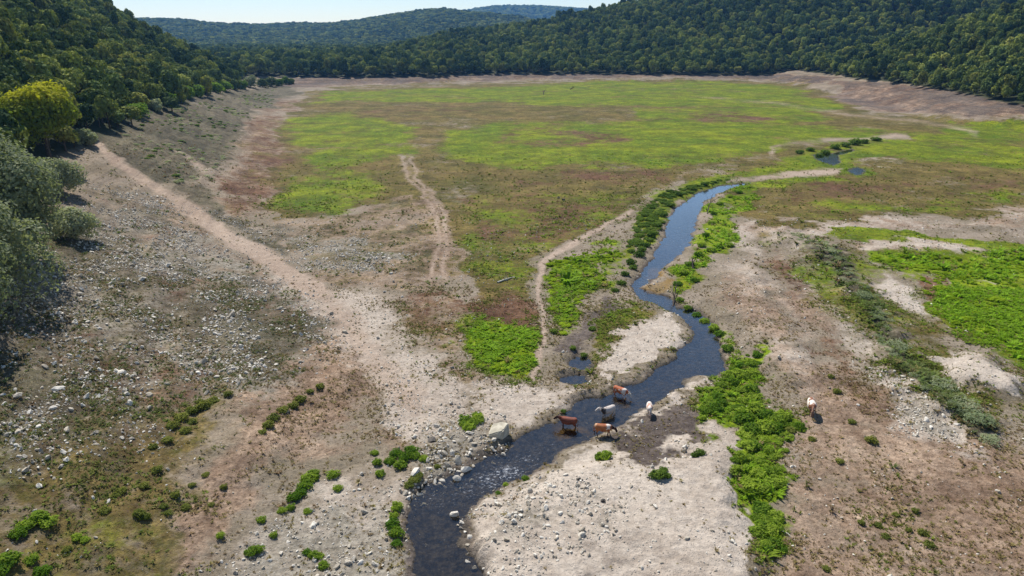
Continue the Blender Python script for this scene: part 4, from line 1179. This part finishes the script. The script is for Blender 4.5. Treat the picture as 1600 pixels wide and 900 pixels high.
def tuft_mesh(seed, n=11, curl=.8, wid=.10):
    gg = random.Random(seed); v, f = [], []
    for k in range(n):
        a = gg.uniform(0, 6.28); q = gg.uniform(.05, .35); l = gg.uniform(.6, 1.1)
        bx, by = q * math.cos(a), q * math.sin(a)
        dx, dy = math.cos(a) * curl * l, math.sin(a) * curl * l
        tx, ty = -math.sin(a) * wid, math.cos(a) * wid
        i = len(v)
        v += [(bx - tx, by - ty, -.05), (bx + tx, by + ty, -.05), (bx + dx * .4 + tx, by + dy * .4 + ty, l * .6), (bx + dx * .4 - tx, by + dy * .4 - ty, l * .6), (bx + dx + tx * .2, by + dy + ty * .2, l * .85), (bx + dx - tx * .2, by + dy - ty * .2, l * .85)]
        f += [(i, i + 1, i + 2, i + 3), (i + 3, i + 2, i + 4, i + 5)]
    return np_mesh("blades", v, f, M_TUFT)
tuft_src = []
for k, (u, v, tint) in enumerate(((1262, 760, (.20, .20, .06)), (1300, 800, (.22, .16, .10)), (1395, 730, (.16, .2, .05)))):
    x0, y0, z0 = hit(u, v)
    o = link("grass_tuft", tuft_mesh(k, 14, .85 + .15 * k, .12)); o.location = (x0, y0, z0); o.scale = (.4,) * 3
    o["tint"] = list(tint)
    tag(o, ("olive grass tuft on bare soil, nearest the lush strip", "brownish dry grass tuft on the bare soil at lower right", "green grass tuft on bare soil, farthest right of three")[k], "grass tuft", "single grass tufts on the bare right soil")
    tuft_src.append(o)
xs, ys, zs, scs, tin = [], [], [], [], []
for (n, y0, y1, seed, gain, size) in ((330000, 36, 95, 31, 1.0, .55), (170000, 95, 230, 33, .9, .95)):
    x, y, z, Mk = candidates(n, y0, y1, seed)
    bare = 1 - np.maximum.reduce([Mk['olive'], Mk['green'], Mk['lush'], Mk['sand'] * .85, Mk['mud'] * .9, Mk['path']])
    clump = np.clip(.5 + 1.4 * fbm(x / 4.0, y / 4.0, 161, 4), .12, 1.9)
    pd = (.22 * bare + .06 + .10 * Mk['red']) * clump * (1 - .85 * Mk['sand']) * (1 - Mk['bed'])
    pg = (.35 * Mk['olive'] + .5 * Mk['green'] + .7 * Mk['lush'] + np.where(x > 25, .5, .16) * Mk['sage']) * clump * (1 - Mk['bed']) * .8
    fade = (1 - Mk['forest']) * (1 - sstep(130, 228, y))
    pd = pd * fade; pg = pg * fade
    r = g.random(n)
    kd = r < pd * gain; kg = (r > 1 - pg * gain) & ~kd
    for kk, typ in ((kd, 0), (kg, 1)):
        m = kk.sum()
        xs.append(x[kk]); ys.append(y[kk]); zs.append(z[kk])
        s = np.exp(g.normal(math.log(.19 if typ == 0 else .24), .35, m)) * size
        s = s * (1 + 1.1 * Mk['lush'][kk] + 1.3 * Mk['sage'][kk] * (x[kk] > 25))
        scs.append(np.stack([s, s, s * g.uniform(.5, 1.0, m)], 1))
        if typ == 0:
            a = np.array(srgb(112, 92, 66)[:3]); b = np.array(srgb(128, 120, 70)[:3]); t = g.random((m, 1))
            redm = Mk['red'][kk][:, None]
            c = 1.5 * (a + (b - a) * t) * (1 - redm * .6) + np.array(srgb(112, 66, 50)[:3]) * redm * .6
        else:
            a = np.array(srgb(112, 116, 46)[:3]); b = 1.25 * np.array(srgb(122, 154, 28)[:3]); sg = np.array(srgb(96, 110, 78)[:3])
            t = np.clip(Mk['lush'][kk] + .7 * Mk['green'][kk] + g.normal(0, .2, m), 0, 1)[:, None]
            c = a + (b - a) * t
            q = np.clip(Mk['sage'][kk] - Mk['green'][kk], 0, 1)[:, None]
            c = c * (1 - q) + sg * q
        tin.append(c * g.uniform(.75, 1.25, (m, 1)))
pts = np.stack([np.concatenate(xs), np.concatenate(ys), np.concatenate(zs)], 1)
scs = np.concatenate(scs); tin = np.concatenate(tin)
rot = np.zeros_like(pts); rot[:, 2] = g.uniform(0, 6.28, len(pts)); rot[:, :2] = g.normal(0, .15, (len(pts), 2))
scatter("grass", pts, scs, rot, g.integers(0, 3, len(pts)), tin, tuft_src, "dry and green grass tufts over the valley floor")
print("tufts", len(pts), "pebbles", n)

# ---------------------------------------------------------------- dead wood
def log_obj(name, u, v, u2, v2, r, mat, label, cat, twigs=3, seed=1, lift=.0):
    a = Vector(hit(u, v)); b = Vector(hit(u2, v2))
    gg = random.Random(seed)
    L = b - a; L.z += lift
    vts, fcs = [], []
    tube(vts, fcs, [(0, 0, r * .6), tuple(L * .35 + Vector((0, 0, r))), tuple(L * .7 + Vector((.05, .08, r * .9))), tuple(L + Vector((0, 0, r * .7)))], [r, r * .9, r * .7, r * .25], 7)
    for k in range(twigs):
        s = L * gg.uniform(.3, .85) + Vector((0, 0, r))
        d = Vector((gg.uniform(-.5, .5), gg.uniform(-.5, .5), gg.uniform(.3, .8))) * L.length * .4
        tube(vts, fcs, [tuple(s), tuple(s + d * .5), tuple(s + d + Vector((.1, 0, .05)))], [r * .4, r * .28, r * .08], 5)
    o = link(name, np_mesh(name, vts, fcs, mat, True)); o.location = a
    tag(o, label, cat)
    return o
log_obj("fallen_log", 777, 442, 802, 434, .13, mat_plain('bleached_wood', srgb(196, 190, 172), srgb(226, 220, 204), 8.0), "pale fallen log on the green edge of the dry meadow", "log", 2, 3)
log_obj("dead_branch", 1052, 474, 1056, 452, .11, M_DARKWOOD, "dark dead branch leaning over the bend of the stream", "branch", 5, 4, .9)
log_obj("dead_branch", 1105, 334, 1110, 322, .10, M_DARKWOOD, "dark dead branch standing at the upper right bank", "branch", 5, 5, 1.4)
log_obj("dead_branch", 1083, 422, 1080, 412, .15, M_DARKWOOD, "short dark snag at the right bank of the bend", "branch", 3, 6, 1.0)
log_obj("dead_branch", 1218, 828, 1236, 840, .07, M_WOOD, "thin pale branch lying in the lush strip's near end", "branch", 2, 7)
log_obj("dead_stump", 849, 148, 850, 146, .28, M_DARKWOOD, "left of two small dark stumps far out on the meadow", "stump", 2, 8, 1.8)
log_obj("dead_stump", 891, 140, 898, 139, .28, M_DARKWOOD, "right of two small dark stumps far out on the meadow", "stump", 3, 9, 1.2)

# ---------------------------------------------------------------- cows
def loft(verts, faces, rings, seg=12):
    """rings: (centre, forward axis, half width, half height)"""
    base = len(verts)
    for c, d, wd, hh in rings:
        d = Vector(d).normalized(); side = Vector((0, 1, 0)) if abs(d.y) < .9 else Vector((1, 0, 0))
        up = side.cross(d).normalized() * -1; side = d.cross(up).normalized()
        for s in range(seg):
            t = 2 * math.pi * s / seg
            verts.append(tuple(Vector(c) + side * math.cos(t) * wd + up * math.sin(t) * hh))
    n = len(rings)
    for i in range(n - 1):
        for s in range(seg):
            faces.append((base + i * seg + s, base + i * seg + (s + 1) % seg, base + (i + 1) * seg + (s + 1) % seg, base + (i + 1) * seg + s))
    faces.append(tuple(base + s for s in range(seg))[::-1]); faces.append(tuple(base + (n - 1) * seg + s for s in range(seg)))

def cow_body(pose, head_turn=0.0):
    """one continuous cow about 2.2 m long facing +X, hooves at z = 0"""
    v, f = [], []
    ax = (1, 0, 0)
    K = 1.12
    loft(v, f, [(c, d_, w_ * K, h_ * 1.06) for c, d_, w_, h_ in [((-.86, 0, 1.08), ax, .10, .14), ((-.80, 0, 1.06), ax, .22, .27), ((-.62, 0, 1.06), ax, .29, .31), ((-.35, 0, 1.00), ax, .32, .35), ((-.05, 0, .96), ax, .36, .385),
                ((.25, 0, .97), ax, .34, .385), ((.50, 0, 1.01), ax, .28, .36), ((.70, 0, 1.05), ax, .21, .29), ((.82, 0, 1.07), ax, .12, .18)]], 14)
    if pose == 'level':
        neck = [(.58, 0, 1.12), (.84, 0, 1.22), (1.05, 0, 1.34)]; head = [(1.02, 0, 1.38), (1.14, 0, 1.34), (1.30, 0, 1.22), (1.46, 0, 1.08), (1.50, 0, 1.05)]
    elif pose == 'low':
        neck = [(.60, 0, 1.08), (.88, 0, 1.02), (1.10, 0, .90)]; head = [(1.08, 0, .96), (1.17, 0, .88), (1.28, 0, .70), (1.36, 0, .50), (1.37, 0, .45)]
    else:
        neck = [(.60, 0, 1.04), (.88, 0, .82), (1.04, 0, .56)]; head = [(1.02, 0, .62), (1.10, 0, .52), (1.17, 0, .34), (1.20, 0, .14), (1.20, 0, .09)]
    def turn(p):
        if p[0] <= .6: return p
        a = head_turn * min(1, (p[0] - .6) / .45); q = p[0] - .6
        return (.6 + q * math.cos(a), q * math.sin(a), p[2])
    neck = [turn(p) for p in neck]; head = [turn(p) for p in head]
    dr = lambda L, i: tuple(Vector(L[min(i + 1, len(L) - 1)]) - Vector(L[max(i - 1, 0)]))
    loft(v, f, [(p, dr(neck, i), (.17, .12, .10)[i], (.27, .20, .15)[i]) for i, p in enumerate(neck)], 12)
    loft(v, f, [(p, dr(head, i), (.085, .125, .10, .085, .05)[i], (.10, .15, .125, .095, .05)[i]) for i, p in enumerate(head)], 12)
    st = {'level': (0, 0, 0, 0), 'low': (.16, -.12, -.14, .16), 'down': (.08, -.06, .04, -.08)}[pose]
    for k, (sy) in enumerate((1, -1)):
        o = st[k]      # front legs
        pts = [(.52, .15 * sy, .98), (.54, .17 * sy, .74), (.53 + o * .5, .15 * sy, .44), (.53 + o, .15 * sy, .22), (.54 + o, .15 * sy, .08), (.57 + o, .15 * sy, 0.0)]
        rad = [.15, .105, .068, .05, .052, .065]
        loft(v, f, [(p, (0, 0, -1), rad[i] * .85, rad[i]) for i, p in enumerate(pts)], 9)
        o = st[2 + k]  # hind legs: stifle forward, hock back
        pts = [(-.62, .16 * sy, 1.02), (-.52, .19 * sy, .76), (-.64 + o * .4, .17 * sy, .56), (-.74 + o * .7, .16 * sy, .44), (-.70 + o, .16 * sy, .22), (-.69 + o, .16 * sy, .08), (-.65 + o, .16 * sy, 0.0)]
        rad = [.20, .16, .095, .066, .05, .054, .065]
        loft(v, f, [(p, (0, 0, -1), rad[i] * .75, rad[i]) for i, p in enumerate(pts)], 9)
    me = bpy.data.meshes.new("tmp"); me.from_pydata(v, [], f); me.update()
    o = bpy.data.objects.new("tmp", me); C.objects.link(o)
    rm = o.modifiers.new("r", 'REMESH'); rm.mode = 'VOXEL'; rm.voxel_size = .03
    sm = o.modifiers.new("s", 'SMOOTH'); sm.iterations = 4; sm.factor = .5
    dc = o.modifiers.new("d", 'DECIMATE'); dc.ratio = .45
    dg = bpy.context.evaluated_depsgraph_get()
    res = bpy.data.meshes.new_from_object(o.evaluated_get(dg))
    bpy.data.objects.remove(o); bpy.data.meshes.remove(me)
    res.polygons.foreach_set("use_smooth", np.ones(len(res.polygons), bool))
    res.name = "cow_body"
    return res, neck, head

def mat_cow(name, main, patch, amount, seed, face=None, legs=None, patches=()):
    T = NT(name)
    oc = T.n("ShaderNodeTexCoord").outputs['Object']
    sh = T.n("ShaderNodeVectorMath", operation='ADD', i={0: oc, 1: (seed * 3.1, seed * 1.7, 0)}).outputs[0]
    n = T.noise(sh, 1.5, 3, .5)
    col = T.mix(T.step(n, amount, amount + .05), main, patch)
    sep = T.n("ShaderNodeSeparateXYZ", i={0: oc})
    pn = T.noise(sh, 5.0, 2, .5, 1)
    wob = T.n('ShaderNodeVectorMath', operation='MULTIPLY_ADD', i={0: pn, 1: (.45, .45, .45), 2: oc}).outputs[0]
    sep = T.n('ShaderNodeSeparateXYZ', i={0: T.n('ShaderNodeVectorMath', operation='ADD', i={0: wob, 1: (-.225, -.225, -.225)}).outputs[0]})
    for (c, x0, x1, z0, z1) in patches:
        m = T.math('MULTIPLY', T.math('MULTIPLY', T.step(sep.outputs[0], x0 - .06, x0 + .06), T.step(sep.outputs[0], x1 + .06, x1 - .06)), T.math('MULTIPLY', T.step(sep.outputs[2], z0 - .06, z0 + .06), T.step(sep.outputs[2], z1 + .06, z1 - .06)))
        col = T.mix(m, col, c)
    if legs: col = T.mix(T.step(sep.outputs[2], .62, .42), col, legs)
    hair = T.noise(oc, 30, 3, .6)
    col = T.mix(1.0, col, T.mix(hair, (.8, .8, .8), (1.15, 1.15, 1.15)), 'MULTIPLY')
    bp = T.n("ShaderNodeBump", i={'Strength': .25, 'Distance': .01, 'Height': hair})
    p = T.n("ShaderNodeBsdfPrincipled", i={'Base Color': col, 'Roughness': .62, 'Specular IOR Level': .3, 'Normal': bp.outputs[0]})
    return T.end(p.outputs[0])

def cow(u, v, heading, pose, turn, mat, label, scale=1.0, in_water=False, dark=M_HOOF):
    x, y = at_plane(u, v, WATER_Z - .1 if in_water else -.05)
    z = float(height(x, y)[0])
    t = empty("cow", (x, y, z + .005), heading, scale * .94)
    tag(t, label, "cow", "cows at the stream")
    body, neck, head = cow_body(pose, turn)
    body.materials.append(mat)
    link("body", body, t)
    p0, p1 = Vector(head[0]), Vector(head[1])
    fw = (Vector(head[3]) - p0).normalized(); sd = Vector((-fw.y, fw.x, 0))
    if sd.length < .1: sd = Vector((0, 1, 0))
    hz = Vector((math.cos(turn), math.sin(turn), 0)); sd = Vector((-hz.y, hz.x, 0))
    for s in (1, -1):
        vts, fcs = [], []
        b = p0 + sd * s * .10 + Vector((0, 0, .02))
        loft(vts, fcs, [(b, sd * s, .035, .05), (b + sd * s * .09 + Vector((0, 0, .0)), sd * s, .03, .075), (b + sd * s * .18 - Vector((0, 0, .03)), sd * s, .012, .04)], 7)
        me = bpy.data.meshes.new("ear"); me.from_pydata(vts, [], fcs); me.materials.append(mat); link("ear", me, t)
        vts, fcs = [], []
        b = p0 + sd * s * .06 + Vector((0, 0, .08))
        tube(vts, fcs, [tuple(b), tuple(b + sd * s * .10 + Vector((0, 0, .06))), tuple(b + sd * s * .13 + Vector((0, 0, .17)))], [.025, .02, .005], 6)
        link("horn", np_mesh("horn", vts, fcs, M_HORN, True), t)
    vts, fcs = [], []
    tube(vts, fcs, [(-.83, 0, 1.20), (-.92, .01, 1.10), (-.95, .03, .80), (-.93, .05, .50), (-.92, .05, .38)], [.035, .03, .022, .04, .012], 7)
    tl = np_mesh("tail", vts, fcs, mat, True)
    link("tail", tl, t)
    for (hx, hy) in ((0.57, .15), (.57, -.15), (-.65, .16), (-.65, -.16)):
        pass
    return t

BROWN = srgb(118, 62, 44); DKBROWN = srgb(60, 36, 30); ORANGE = srgb(168, 104, 62); WHITE = srgb(222, 210, 196); GREYW = srgb(196, 184, 172); DKGREY = srgb(66, 58, 54)
m1 = mat_cow("dark_red_coat", BROWN, srgb(140, 76, 54), .5, 1, legs=DKBROWN, patches=[(DKBROWN, .95, 1.7, .3, 1.7)])
m2 = mat_cow("grey_white_coat", GREYW, srgb(150, 132, 120), .58, 2, patches=[(DKGREY, .55, 1.0, .5, 1.4), (WHITE, 1.0, 1.8, .2, 1.8)])
m3 = mat_cow("orange_white_coat", srgb(170, 92, 52), WHITE, .56, 3, patches=[(WHITE, .35, .75, .9, 1.6), (srgb(200, 190, 176), 1.0, 1.8, .0, 1.8)])
m4 = mat_cow("orange_brown_coat", ORANGE, srgb(150, 84, 48), .52, 4, legs=DKBROWN, patches=[(WHITE, .28, .62, 1.0, 1.7), (srgb(200, 160, 124), -1.0, -.7, 1.1, 1.7), (DKBROWN, .78, 1.6, 0, 1.7)])
m5 = mat_cow("pale_pink_coat", WHITE, srgb(190, 146, 124), .5, 5, legs=srgb(170, 140, 122))
m6 = mat_cow("white_coat", srgb(226, 214, 198), srgb(138, 92, 66), .49, 6, legs=srgb(120, 96, 80), patches=[(srgb(130, 96, 76), .95, 1.7, 0, 1.7)])
cow(888, 668, R(168), 'level', .12, m1, "dark red-brown cow standing in the stream, leftmost of the herd", 1.02, True)
cow(950, 650, R(212), 'level', -.5, m2, "greyish white cow with a dark neck wading in mid stream", 1.0, True)
cow(969, 620, R(-38), 'low', .1, m3, "orange and white cow drinking at the far left water's edge", .98, True)
cow(942, 681, R(-8), 'low', .25, m4, "orange-brown cow with a white shoulder patch walking out of the stream", 1.0)
cow(1014, 648, R(-98), 'down', .15, m5, "pale pinkish cow with head down on the sandy right shore", .88)
cow(1266, 648, R(-104), 'low', -.2, m6, "white cow alone on the bare soil right of the lush strip", 1.15)

# ---------------------------------------------------------------- air
def haze():
    bm = bmesh.new(); bmesh.ops.create_cube(bm, size=1)
    me = bpy.data.meshes.new("haze"); bm.to_mesh(me); bm.free()
    o = link("haze", me); o.scale = (9600, 9600, 320); o.location = (0, 0, 320 / 2 - 14)
    T = NT("haze")
    vol = T.n("ShaderNodeVolumePrincipled", i={'Color': (.20, .50, 1.0, 1), 'Density': HAZE, 'Anisotropy': 0.3})
    T.t.links.new(vol.outputs[0], T.out.inputs[1])
    me.materials.append(T.m)
    o.visible_shadow = True
    tag(o, "thin blue air over the whole valley", kind='stuff')
HAZE = 0.00009
haze()
